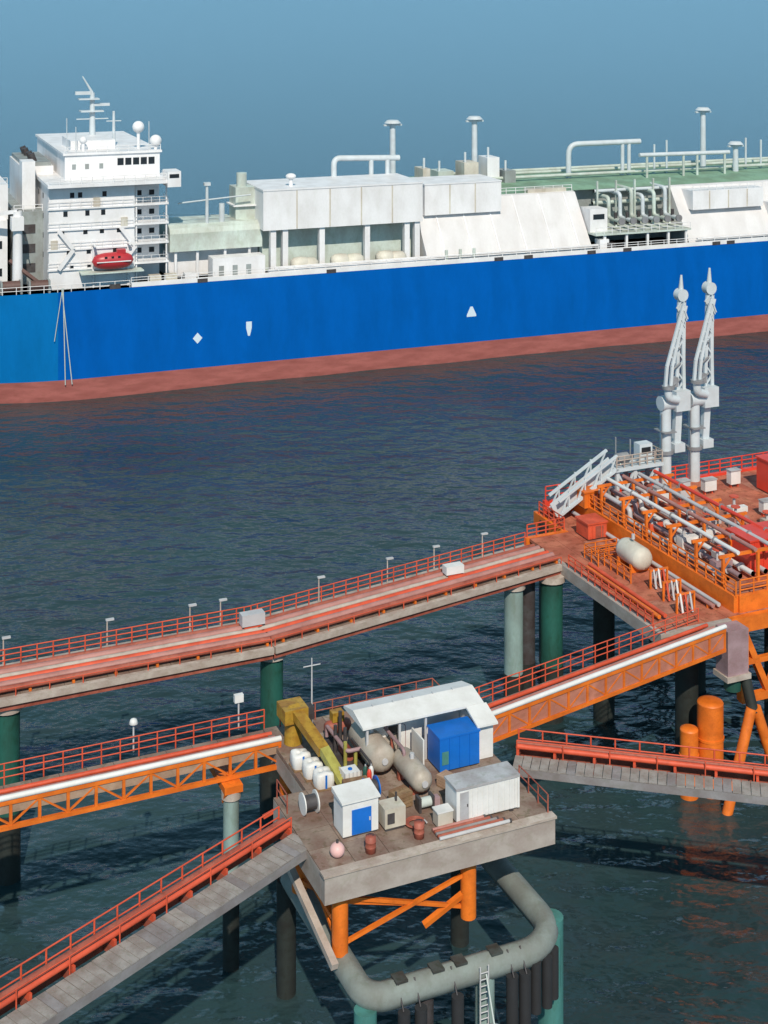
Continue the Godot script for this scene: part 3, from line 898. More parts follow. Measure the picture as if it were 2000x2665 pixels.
# ------------------------------------------------------------------ service platform
func service_platform() -> void:
	var o := thing("service_platform", "square service platform with pale concrete edge on orange legs, carrying the white shed", "platform", at(29.0, 74.5, 0), TURN)
	var X := 14.5
	var V := 16.5
	# fascia beams
	bx(o, "edge_beam", M.concrete, 0, X, 11.4, 12.9, 0, 0.6)
	bx(o, "edge_beam", M.concrete, 0, 0.6, 11.4, 12.9, 0.62, 8.5)
	bx(o, "edge_beam", M.concrete, 2.08, 2.6, 11.6, 12.69, 8.52, V - 0.62)
	bx(o, "edge_beam", M.concrete, 0.62, 2.6, 11.6, 12.69, 8.0, 8.5)
	bx(o, "edge_beam", M.concrete, X - 0.6, X, 11.4, 12.9, 0.62, V - 0.62)
	bx(o, "edge_beam", M.concrete, 2.08, X, 11.4, 12.69, V - 0.6, V)
	bx(o, "coping", M.pale_edge, -0.08, X + 0.08, 12.9, 13.04, -0.08, 0.55)
	for i in 7:
		for j in 8:
			var x0 := X * i / 7.0
			var v0 := 0.56 + (V - 0.56) * j / 8.0
			if i == 0 and j > 3:
				continue
			bx(o, "deck_slab", M.deck_brown if (i * 3 + j) % 4 else M.deck_worn, x0 + 0.015, x0 + X / 7.0 - 0.015, 12.7, 13.0 + 0.008 * ((i + j) % 3), v0 + 0.015, v0 + (V - 0.56) / 8.0 - 0.015)
	# legs
	for a in [[1.3, 1.0], [9.3, 1.0], [13.2, 9], [1.2, 7.2], [3.0, 14.5], [9.3, 14.5]]:
		var leg := rod(o, "leg", M.orange_steel, p3(a[0], 7.9, a[1]), p3(a[0], 11.4, a[1]), 0.46, -1, 16)
		leg.set_meta("label", "orange tubular leg")
	bar(o, "brace", M.orange_steel, p3(1.6, 8.4, 1.0), p3(9.0, 10.4, 1.0), 0.2, 0.2)
	bar(o, "brace", M.orange_steel, p3(1.6, 10.6, 1.15), p3(5.2, 9.6, 1.15), 0.18, 0.18)
	bar(o, "brace", M.orange_steel, p3(9.2, 9.4, 1.0), p3(6.6, 7.9, 1.3), 0.3, 0.3)
	bar(o, "brace", M.orange_steel, p3(1.2, 10.8, 6.9), p3(1.2, 8.6, 1.3), 0.24, 0.24)
	bar(o, "brace", M.orange_steel, p3(1.2, 8.6, 6.9), p3(1.2, 10.8, 1.3), 0.24, 0.24)
	bar(o, "brace", M.red_steel, p3(1.4, 8.4, 14.5), p3(9.1, 10.8, 14.5), 0.2, 0.2)
	bar(o, "brace", M.orange_steel, p3(1.6, 10.9, 1.0), p3(9.0, 8.5, 1.12), 0.2, 0.2)
	bar(o, "brace", M.red_steel, p3(1.6, 8.3, 7.2), p3(13.0, 10.9, 7.2), 0.22, 0.22)
	bar(o, "brace", M.red_steel, p3(1.6, 10.9, 7.4), p3(13.0, 8.3, 7.4), 0.22, 0.22)
	bar(o, "brace", M.orange_steel, p3(9.5, 10.8, 1.2), p3(13.1, 9.0, 8.8), 0.22, 0.22)
	bx(o, "tie_beam", M.orange_steel, 1.7, 8.9, 11.05, 11.35, 0.85, 1.15)
	bx(o, "tie_beam", M.orange_steel, 1.05, 1.35, 11.05, 11.35, 1.4, 6.8)
	bx(o, "tie_beam", M.orange_steel, 1.05, 1.35, 9.4, 9.65, 1.4, 6.8)
	bar(o, "raker", M.pale_edge, p3(0.2, 10.2, 6.6), p3(0.6, 7.9, 0.0), 0.4, 0.4)
	for v in [0.9, 4.5, 8.2]:
		bx(o, "underside_beam", M.pipe_rust, 0.62, X - 0.62, 11.6, 12.6, v, v + 0.35)
	# lower frame standing in the water
	var f := thing("mooring_dolphin", "low concrete mooring dolphin on teal piles with black fenders below the service platform", "dolphin", at(29.0, 71.4, 0), TURN)
	# rounded collar beam: left side, front, curved corner, right side
	var ring := [p3(1.5, 7.3, 12.6)]
	for k in 7:
		var q := PI + PI / 2 * k / 6.0
		ring.append(p3(2.7 + cos(q) * 1.2, 7.3, 1.9 + sin(q) * 1.2))
	for k in 9:
		var q := -PI / 2 + PI / 2 * k / 8.0
		ring.append(p3(11.0 + cos(q) * 2.6, 7.3, 3.3 + sin(q) * 2.6))
	ring.append(p3(13.6, 7.3, 12.6))
	pipe(f, "collar_beam", M.collar_grey, ring, 0.72, 8)
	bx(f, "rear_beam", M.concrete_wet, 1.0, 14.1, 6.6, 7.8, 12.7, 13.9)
	for x in [3.4, 5.6, 7.0, 9.2]:
		bx(f, "bollard_plate", M.concrete_wet, x - 0.35, x + 0.35, 7.98, 8.1, 0.3, 1.1)
	for a in [[1.4, 0.7, 0.62, M.pile_teal], [5.0, 0.9, 0.5, M.dark_metal], [8.6, 0.7, 0.55, M.pile_pale], [13.9, 2.6, 0.75, M.pile_teal], [1.4, 13.2, 0.6, M.growth_and_shade], [13.3, 13.2, 0.6, M.growth_and_shade]]:
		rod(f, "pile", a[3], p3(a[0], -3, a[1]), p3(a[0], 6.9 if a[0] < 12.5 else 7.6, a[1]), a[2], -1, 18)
	for x in [3.2, 4.2, 6.4, 9.9, 10.7]:
		var fd := rod(f, "fender", M.rubber, p3(x, 3.6, -0.35 + (0.25 if x > 9.8 else 0.0)), p3(x, 6.9, -0.35 + (0.25 if x > 9.8 else 0.0)), 0.34, -1, 14)
		rod(fd, "chain", M.dark_metal, p3(x, 6.9, -0.3), p3(x, 8.0, 0.5), 0.05, -1, 6)
	for a in [[11.4, 0.65], [12.2, 0.8], [12.9, 1.3], [13.5, 2.1], [13.8, 3.0]]:
		rod(f, "fender", M.rubber if a[0] < 13.2 else M.pile_teal, p3(a[0] + 0.2, 4.2, a[1] - 0.4), p3(a[0] + 0.2, 7.0, a[1] - 0.4), 0.3, -1, 14)
	rod(f, "ladder_rail", M.pipe_silver, p3(7.9, 4.0, -0.12), p3(7.9, 7.9, -0.12), 0.05, -1, 6)
	rod(f, "ladder_rail", M.pipe_silver, p3(8.4, 4.0, -0.12), p3(8.4, 7.9, -0.12), 0.05, -1, 6)
	for k in 10:
		rod(f, "rung", M.pipe_silver, p3(7.9, 4.3 + k * 0.36, -0.12), p3(8.4, 4.3 + k * 0.36, -0.12), 0.035, -1, 6)
	var g := thing("mooring_float", "pale weathered float moored at the foot of the ladder under the concrete dolphin", "float", at(37.2, 70.2, 4.2), TURN)
	lathe(g, "body", M.white_paint, [Vector2(0, -0.9), Vector2(0.42, -0.85), Vector2(0.55, -0.6), Vector2(0.55, 0.5), Vector2(0.4, 0.8), Vector2(0.12, 0.95), Vector2(0, 1.0)], Vector3(0, 0.2, 0), Vector3.UP, 18)
	rod(g, "tether", M.rope, Vector3(0, 1.15, 0), p3(0.1, 3.2, 1.15), 0.05, -1, 6)

# ------------------------------------------------------------------ things on the service platform
func platform_equipment() -> void:
	# container office
	var c := thing("site_container", "white container office with grey roof near the right edge of the service platform", "container", at(37.8, 76.0, 13.02), TURN)
	bx(c, "wall", M.white_paint, 0, 4.1, 0.15, 1.95, 0, 1.5)
	bx(c, "roof", M.roof_grey, -0.06, 4.16, 1.95, 2.1, -0.06, 1.56)
	for x in [0.4, 3.5]:
		bx(c, "skid", M.dark_metal, x, x + 0.25, 0.0, 0.15, 0.0, 1.5)
	for k in 9:
		bx(c, "rib", M.white_paint, 1.0 + k * 0.35, 1.1 + k * 0.35, 0.2, 1.9, -0.04, 0.0)
	var door := bx(c, "door", M.roof_grey, 0.22, 0.78, 0.2, 1.8, -0.03, 0.0)
	bx(door, "handle", M.dark_metal, 0.66, 0.72, 0.95, 1.1, -0.07, -0.03)
	for x in [0.0, 4.02]:
		bx(c, "corner_post", M.white_paint, x - 0.03, x + 0.11, 0.15, 1.95, -0.05, 0.02)
	var kb := thing("switch_box", "small cream switch box standing left of the container office", "box", at(36.6, 76.0, 13.02), TURN)
	bx(kb, "cabinet", M.ship_cream, 0, 0.95, 0.1, 0.9, 0, 0.7)
	bx(kb, "lid", M.white_paint, -0.04, 0.99, 0.9, 0.97, -0.04, 0.74)
	bx(kb, "base", M.dark_metal, 0.1, 0.85, 0.0, 0.1, 0.1, 0.6)
	# white shed with flat roof
	var h := thing("equipment_shed", "long white equipment shed with white roof behind the blue tank housing", "shed", at(35.0, 81.8, 13.02), TURN)
	bx(h, "wall", M.white_paint, 0.6, 8.0, 0.0, 2.7, 2.7, 4.3)
	prism_x(h, "roof", M.white_paint, PackedVector2Array([Vector2(1.35, 2.72), Vector2(1.35, 2.85), Vector2(3.0, 3.25), Vector2(4.55, 2.85), Vector2(4.55, 2.72)]), -0.1, 8.3)
	prism_x(h, "roof", M.white_paint, PackedVector2Array([Vector2(-0.3, 2.2), Vector2(-0.3, 2.32), Vector2(1.33, 2.84), Vector2(1.33, 2.7)]), 7.0, 8.45)
	bx(h, "wall", M.white_paint, 7.25, 8.3, 0.0, 2.2, 0.1, 2.68)
	for x in [0.2, 2.4, 4.2]:
		bx(h, "post", M.pipe_silver, x, x + 0.14, 0.0, 2.72, 1.5, 1.64)
	for k in 5:
		bx(h, "roof_seam", M.pipe_silver, 1.2 + k * 1.4, 1.26 + k * 1.4, 3.28, 3.33, 2.9, 3.1)
	var wd := bx(h, "window", M.window_dark, 2.2, 3.0, 1.2, 1.9, 2.66, 2.75)
	bx(wd, "frame", M.pipe_silver, 2.12, 3.08, 1.1, 1.2, 2.64, 2.74)
	# blue housing
	var b := thing("blue_housing", "blue painted steel housing in front of the white shed", "housing", at(39.3, 81.35, 13.02), TURN)
	bx(b, "body", M.blue_paint, 0, 2.75, 0.12, 2.1, 0, 1.75)
	bx(b, "lid", M.blue_paint, -0.05, 2.8, 2.1, 2.22, -0.05, 1.8)
	for x in [0.7, 1.4, 2.1]:
		bx(b, "rib", M.blue_paint, x - 0.04, x + 0.04, 0.15, 2.08, -0.05, 0.0)
	bx(b, "skid", M.dark_metal, 0.1, 2.65, 0.0, 0.12, 0.1, 1.65)
	bx(b, "vent_panel", M.pile_teal, 0.15, 0.6, 0.5, 1.3, -0.03, 0.0)
	var wp := thing("splash_board", "upright white board leaning beside the blue housing", "board", at(38.5, 82.1, 13.02), TURN)
	bx(wp, "board", M.white_paint, 0, 0.1, 0.0, 1.9, 0, 1.7)
	bx(wp, "foot", M.pipe_silver, -0.1, 0.2, -0.01, 0.06, 0.1, 0.3)
	# beige vessels along the depth of the platform
	for a in [[35.9, 82.4, 0.85, 3.6, "larger beige horizontal vessel on saddles beside the white shed"], [37.2, 79.4, 0.68, 3.0, "smaller beige horizontal vessel with round manhole in front of the shed"]]:
		var t := thing("pressure_vessel", a[4], "tank", at(a[0], a[1], 13.02), TURN, "beige vessels on the service platform")
		var r: float = a[2]
		var L: float = a[3]
		lathe(t, "shell", M.beige_paint, [Vector2(0, -0.35), Vector2(r * 0.5, -0.3), Vector2(r * 0.85, -0.14), Vector2(r, 0.1), Vector2(r, L - 0.1), Vector2(r * 0.85, L + 0.14), Vector2(r * 0.5, L + 0.3), Vector2(0, L + 0.35)], Vector3(0, r + 0.3, 0), Vector3.FORWARD, 22)
		for v in [L * 0.2, L * 0.8]:
			bx(t, "saddle", M.pipe_rust, -r * 0.8, r * 0.8, 0, 0.5, v - 0.12, v + 0.12)
		rod(t, "manhole", M.pipe_silver, p3(0, r + 0.3, -0.42), p3(0, r + 0.3, -0.28), 0.2, -1, 14)
		rod(t, "nozzle", M.pipe_silver, p3(0, r * 2 + 0.25, L * 0.5), p3(0, r * 2 + 0.6, L * 0.5), 0.14, -1, 10)
	# yellow crane
	var k := thing("deck_crane", "yellow knuckle boom deck crane folded down at the back of the service platform", "crane", at(32.3, 88.6, 13.02), TURN)
	rod(k, "pedestal", M.yellow_paint, Vector3.ZERO, Vector3(0, 1.5, 0), 0.6, 0.5, 16)
	bx(k, "slew_house", M.yellow_paint, -0.8, 0.8, 1.5, 2.4, -0.7, 0.9)
	bar(k, "boom", M.yellow_paint, p3(0, 2.2, 0), p3(0.5, 1.3, -4.2), 0.55, 0.7)
	bar(k, "knuckle", M.yellow_green, p3(0.5, 1.4, -4.2), p3(0.9, 0.35, -6.6), 0.5, 0.6)
	rod(k, "ram", M.dark_metal, p3(0.45, 1.3, -0.6), p3(0.75, 1.0, -3.4), 0.12, -1, 10)
	ball(k, "hook_block", M.yellow_green, p3(0.95, 0.35, -6.8), Vector3(0.25, 0.35, 0.25))
	bx(k, "operator_seat", M.dark_metal, 0.82, 1.3, 1.4, 2.2, -0.4, 0.3)
	var pg := thing("pump_skid", "dark pump skid with upright olive pipes between yellow crane and beige vessel", "pump", at(33.9, 83.6, 13.02), TURN)
	bx(pg, "base_frame", M.dark_metal, 0, 1.3, 0, 0.2, 0, 4.2)
	for q in [[0.25, 0.6, 1.7], [0.6, 1.5, 2.1], [0.3, 2.4, 1.9], [0.95, 3.2, 2.3], [0.9, 0.5, 1.2]]:
		rod(pg, "riser", M.yellow_green if q[1] < 1.0 else M.dark_metal, p3(q[0], 0.2, q[1]), p3(q[0], q[2], q[1]), 0.12, -1, 10)
	rod(pg, "motor", M.pipe_rust, p3(0.75, 0.55, 1.0), p3(0.75, 0.55, 2.2), 0.34, -1, 14)
	pipe(pg, "header", M.purple_grey, bend([p3(0.3, 0.5, 3.9), p3(0.3, 1.2, 3.9), p3(0.3, 1.2, 0.4), p3(1.2, 1.2, 0.4)], 0.25), 0.13, 8)
	# white sacks by the head of the walkway
	for a in [[31.7, 85.6, "fullest white bulk sack by the footbridge end"], [32.0, 84.3, "slumped white bulk sack between two fuller ones"], [32.2, 83.0, "white bulk sack closest to the plank walkway"]]:
		var sk := thing("bulk_sack", a[2], "sack", at(a[0], a[1], 13.02), TURN, "white sacks on the service platform")
		var st := SurfaceTool.new()
		st.begin(Mesh.PRIMITIVE_TRIANGLES)
		st.set_smooth_group(0)
		var ph := rng.randf() * 6.0
		var prof := [[0.0, 0.0], [0.0, 0.92], [0.08, 1.0], [0.5, 1.06], [0.85, 1.0], [0.96, 0.9], [1.02, 0.55], [0.98, 0.25], [1.0, 0.0]]
		for i in prof.size() - 1:
			for j in 24:
				var cc := []
				for q in [[i, j], [i + 1, j], [i + 1, j + 1], [i, j + 1]]:
					var an: float = TAU * (q[1] % 24) / 24.0
					var rr: float = 0.5 * prof[q[0]][1] / pow(pow(absf(cos(an)), 7.0) + pow(absf(sin(an)), 7.0), 1.0 / 7.0) * (1.0 + 0.04 * sin(an * 5.0 + ph))
					cc.append(Vector3(cos(an) * rr * 1.1, prof[q[0]][0] * (0.95 + 0.05 * sin(an * 2.0 + ph)), sin(an) * rr))
				for q in [0, 1, 2, 0, 2, 3]:
					st.add_vertex(cc[q])
		st.generate_normals()
		put(sk, "bag", st.commit(), M.white_paint, Transform3D())
		bx(sk, "pallet", M.timber, -0.6, 0.6, 0.0, 0.1, -0.55, 0.55)
		bx(sk, "strap", M.blue_paint, -0.06, 0.06, 0.1, 0.9, -0.57, -0.54)
	# booth with blue door
	var bo := thing("control_booth", "small white control booth with a blue front on the near corner of the service platform", "booth", at(31.2, 77.3, 13.02), TURN)
	bx(bo, "wall", M.white_paint, 0, 2.2, 0.1, 2.0, 0, 1.4)
	prism_x(bo, "roof", M.white_paint, PackedVector2Array([Vector2(-0.12, 2.0), Vector2(-0.12, 2.1), Vector2(1.52, 2.3), Vector2(1.52, 2.0)]), -0.1, 2.3)
	var bd := bx(bo, "front_panel", M.blue_paint, 0.55, 1.75, 0.15, 1.55, -0.06, 0.0)
	bx(bd, "handle", M.pipe_silver, 1.6, 1.68, 0.8, 1.0, -0.1, -0.06)
	bx(bo, "plinth", M.dark_metal, 0.05, 2.15, 0.0, 0.1, 0.05, 1.35)
	var gs := thing("generator_set", "small cream generator with dark exhaust beside the white control booth", "generator", at(33.7, 77.0, 13.02), TURN)
	bx(gs, "canopy", M.ship_cream, 0, 1.3, 0.15, 1.25, 0, 1.1)
	bx(gs, "grille", M.dark_metal, 0.15, 0.6, 0.4, 1.0, -0.03, 0.0)
	bx(gs, "base", M.dark_metal, 0.05, 1.25, 0.0, 0.15, 0.05, 1.05)
	rod(gs, "exhaust", M.dark_metal, p3(1.0, 1.25, 0.7), p3(1.0, 1.75, 0.7), 0.07, -1, 8)
	var by := thing("marker_buoy", "small pink and white marker buoy on the platform's near corner", "buoy", at(30.3, 75.9, 13.02), TURN)
	ball(by, "float_body", M.mark_pink, Vector3(0, 0.4, 0), Vector3(0.42, 0.4, 0.42))
	rod(by, "eye", M.dark_metal, Vector3(0, 0.75, 0), Vector3(0, 0.95, 0), 0.08, -1, 8)
	for a in [[32.2, 75.6, "upright rust brown drum near the platform's front coping"], [35.3, 75.8, "rust brown drum standing alone before the beige vessel"]]:
		var dr := thing("oil_drum", a[2], "drum", at(a[0], a[1], 13.02), TURN, "drums on the service platform")
		lathe(dr, "body", M.pipe_rust, [Vector2(0, 0), Vector2(0.3, 0.0), Vector2(0.3, 0.28), Vector2(0.32, 0.3), Vector2(0.3, 0.32), Vector2(0.3, 0.58), Vector2(0.32, 0.6), Vector2(0.3, 0.62), Vector2(0.3, 0.88), Vector2(0, 0.88)], Vector3.ZERO, Vector3.UP, 18)
		rod(dr, "bung", M.dark_metal, Vector3(0.15, 0.87, 0), Vector3(0.15, 0.91, 0), 0.04, -1, 8)
	clutter()
	# platform handrail, split at the bridges
	var rl := thing("platform_handrail", "brown red handrail round the back and right side of the service platform", "railing", at(29.0, 74.5, 13.0), TURN)
	railing(rl, M.pipe_rust, [p3(14.3, 0, 0.5), p3(14.3, 0, 4.0)], 1.1, 1.2, 0.04)
	railing(rl, M.pipe_rust, [p3(3.2, 0, 16.3), p3(14.3, 0, 16.3), p3(14.3, 0, 13.8)], 1.1, 1.3, 0.04)
	railing(rl, M.pipe_rust, [p3(0.2, 0, 6.6), p3(0.2, 0, 8.4)], 1.1, 1.2, 0.04)

func crate(label: String, u: float, v: float, y: float, size: Vector3, turn: float, m: Material) -> void:
	var o := thing("slatted_crate", label, "crate", at(u, v, y), TURN + turn, "crates on the service platform")
	var w := size.x
	var h := size.y
	var d := size.z
	bx(o, "core", m, 0.03, w - 0.03, 0.08, h - 0.03, 0.03, d - 0.03)
	var n := 4
	for k in n:
		var y0 := 0.06 + (h - 0.06) * k / n
		bx(o, "slat", m, 0, w, y0 + 0.01, y0 + (h - 0.06) / n - 0.02, -0.02, 0.025)
		bx(o, "slat", m, -0.02, 0.025, y0 + 0.01, y0 + (h - 0.06) / n - 0.02, 0.03, d)
		bx(o, "lid_board", m, 0, w, h - 0.028, h, d * k / n + 0.01, d * (k + 1) / n - 0.01)
	for x in [0.0, w - 0.12]:
		bx(o, "runner", M.timber, x, x + 0.12, 0, 0.06, 0, d)

func clutter() -> void:
	crate("timber crate standing beside the smaller beige vessel", 35.2, 78.6, 13.02, Vector3(1.1, 0.9, 0.9), 0.2, M.timber)
	crate("large timber crate between the control booth and the sacks", 32.6, 80.0, 13.02, Vector3(1.5, 1.2, 1.2), -0.1, M.timber)
	crate("pale slatted crate under the white shed's canopy", 36.6, 83.9, 13.02, Vector3(1.2, 1.3, 1.0), 0.0, M.beige_paint)
	crate("small tan crate in front of the blue housing", 38.8, 79.6, 13.02, Vector3(0.8, 0.7, 0.7), 0.35, M.tan_panel)
	crate("brown crate behind the container office", 40.6, 78.4, 13.02, Vector3(1.4, 0.9, 1.0), 0.05, M.timber)
	# cable drums
	for a in [[34.3, 80.6, "blue cable drum lying beside the timber crates", M.blue_paint], [30.4, 80.6, "white cable drum by the head of the plank walkway", M.white_paint]]:
		var o := thing("cable_drum", a[2], "cable drum", at(a[0], a[1], 13.02), TURN)
		rod(o, "flange", a[3], p3(-0.45, 0.62, 0), p3(-0.38, 0.62, 0), 0.62, -1, 20)
		rod(o, "flange", a[3], p3(0.38, 0.62, 0), p3(0.45, 0.62, 0), 0.62, -1, 20)
		rod(o, "cable", M.dark_metal, p3(-0.38, 0.62, 0), p3(0.38, 0.62, 0), 0.42, -1, 18)
	# gas bottles
	for a in [[35.0, 81.6, "green", M.pile_green], [35.35, 81.5, "white", M.white_paint], [35.1, 81.2, "red", M.red_bright]]:
		var o := thing("gas_bottle", "upright " + a[2] + " gas bottle next to the larger beige vessel", "gas bottle", at(a[0] - 0.6, a[1], 13.02), TURN, "gas bottles on the service platform")
		lathe(o, "cylinder", a[3], [Vector2(0, 0), Vector2(0.15, 0), Vector2(0.15, 1.2), Vector2(0.1, 1.36), Vector2(0.05, 1.42), Vector2(0, 1.43)], Vector3.ZERO, Vector3.UP, 14)
		rod(o, "valve", M.pipe_silver, Vector3(0, 1.4, 0), Vector3(0, 1.52, 0), 0.04, -1, 8)
	# pipe stack
	for k in 5:
		var o := thing("loose_pipe", ["grey pipe lying outermost", "rusty pipe lying second", "grey pipe lying in the middle", "rusty pipe lying fourth", "pink pipe lying innermost"][k] + " in the row near the front coping", "pipe", at(36.2, 74.95 + 0.24 * k, 13.06), TURN, "pipes laid out along the front edge")
		rod(o, "tube", [M.pipe_silver, M.pipe_rust, M.concrete_grey, M.pipe_rust, M.pipe_pink][k], p3(0, 0.1, 0), p3(4.6 - 0.3 * k, 0.1, 0), 0.1, -1, 10)
		rod(o, "end_collar", M.dark_metal, p3(4.5 - 0.3 * k, 0.1, 0), p3(4.62 - 0.3 * k, 0.1, 0), 0.125, -1, 10)
	for a in [[33.1, 81.7, "white caged liquid tote behind the control booth"], [39.2, 78.2, "white caged liquid tote behind the container office"]]:
		var o := thing("liquid_tote", a[2], "tote", at(a[0], a[1], 13.02), TURN)
		bx(o, "pallet", M.timber, 0, 1.1, 0, 0.14, 0, 1.0)
		bx(o, "bottle", M.white_paint, 0.06, 1.04, 0.14, 1.1, 0.06, 0.94)
		for k in 5:
			bx(o, "cage_bar", M.pipe_silver, 0.02 + k * 0.26, 0.06 + k * 0.26, 0.14, 1.14, 0.01, 0.05)
			bx(o, "cage_bar", M.pipe_silver, 0.01, 0.05, 0.14, 1.14, 0.07 + k * 0.22, 0.11 + k * 0.22)
		rod(o, "lid", M.blue_paint, p3(0.55, 1.1, 0.5), p3(0.55, 1.16, 0.5), 0.14, -1, 12)
	var cw := thing("air_compressor", "rusty air compressor with a round receiver beside the yellow crane", "compressor", at(34.4, 88.0, 13.02), TURN)
	lathe(cw, "receiver", M.pipe_rust, [Vector2(0, -0.15), Vector2(0.3, -0.1), Vector2(0.42, 0.1), Vector2(0.42, 1.4), Vector2(0.3, 1.6), Vector2(0, 1.65)], p3(0, 0.75, 0), Vector3.RIGHT, 16)
	bx(cw, "engine", M.yellow_paint, 0.3, 1.1, 1.15, 1.75, -0.3, 0.3)
	for x in [0.2, 1.2]:
		bx(cw, "foot", M.dark_metal, x, x + 0.12, 0, 0.5, -0.3, 0.3)
	var wi := thing("deck_winch", "dark winch with a rope drum in front of the smaller beige vessel", "winch", at(36.3, 77.9, 13.02), TURN)
	rod(wi, "drum", M.rope, p3(0.15, 0.45, 0.3), p3(0.85, 0.45, 0.3), 0.28, -1, 16)
	for x in [0.0, 0.85]:
		bx(wi, "side_frame", M.dark_metal, x, x + 0.15, 0, 0.85, 0, 0.6)
	bx(wi, "motor", M.purple_grey, 1.0, 1.4, 0.15, 0.65, 0.1, 0.5)
	# hose coil
	var hs := thing("hose_coil", "coiled dark red hose on the deck between booth and container", "hose", at(35.6, 77.0, 13.02), TURN)
	var pts := []
	for k in 61:
		var q := TAU * 3.0 * k / 60.0
		var rr := 0.35 + 0.12 * k / 30.0
		pts.append(Vector3(cos(q) * rr, 0.07 + 0.0015 * k, sin(q) * rr))
	pipe(hs, "hose", M.pipe_rust, pts, 0.055, 8)
	rod(hs, "nozzle", M.pipe_silver, pts[60], pts[60] + Vector3(0.0, 0.02, 0.35), 0.05, -1, 8)
	# pipework joining the vessels
	var pw := thing("vessel_pipework", "grey pipework looping between the two beige vessels and the shed", "pipework", at(36.0, 82.0, 13.02), TURN)
	pipe(pw, "loop", M.purple_grey, bend([p3(0.95, 0.2, -0.5), p3(0.95, 1.9, -0.5), p3(0.95, 1.9, 2.6), p3(2.4, 1.9, 2.6), p3(2.4, 0.2, 2.6)], 0.3), 0.11, 8)
	pipe(pw, "drain", M.dark_metal, bend([p3(-0.95, 0.2, 0.2), p3(-0.95, 1.2, 0.2), p3(-0.95, 1.2, 3.4), p3(-0.1, 1.2, 3.4)], 0.25), 0.09, 8)
	for v in [-0.5, 1.2, 2.6]:
		bx(pw, "stand", M.pipe_rust, 0.88, 1.02, 0.0, 1.8, v + 0.12, v + 0.24)
	# signal mast on the shed
	var am := thing("wind_sock_mast", "thin grey mast with cross arm behind the white shed", "mast", at(34.2, 90.2, 13.02), TURN)
	rod(am, "pole", M.pipe_silver, Vector3.ZERO, Vector3(0, 4.4, 0), 0.07, 0.04, 8)
	rod(am, "cross_arm", M.pipe_silver, Vector3(-0.6, 3.9, 0), Vector3(0.6, 3.9, 0), 0.04, -1, 6)
	bx(am, "base_plate", M.dark_metal, -0.2, 0.2, 0, 0.05, -0.2, 0.2)

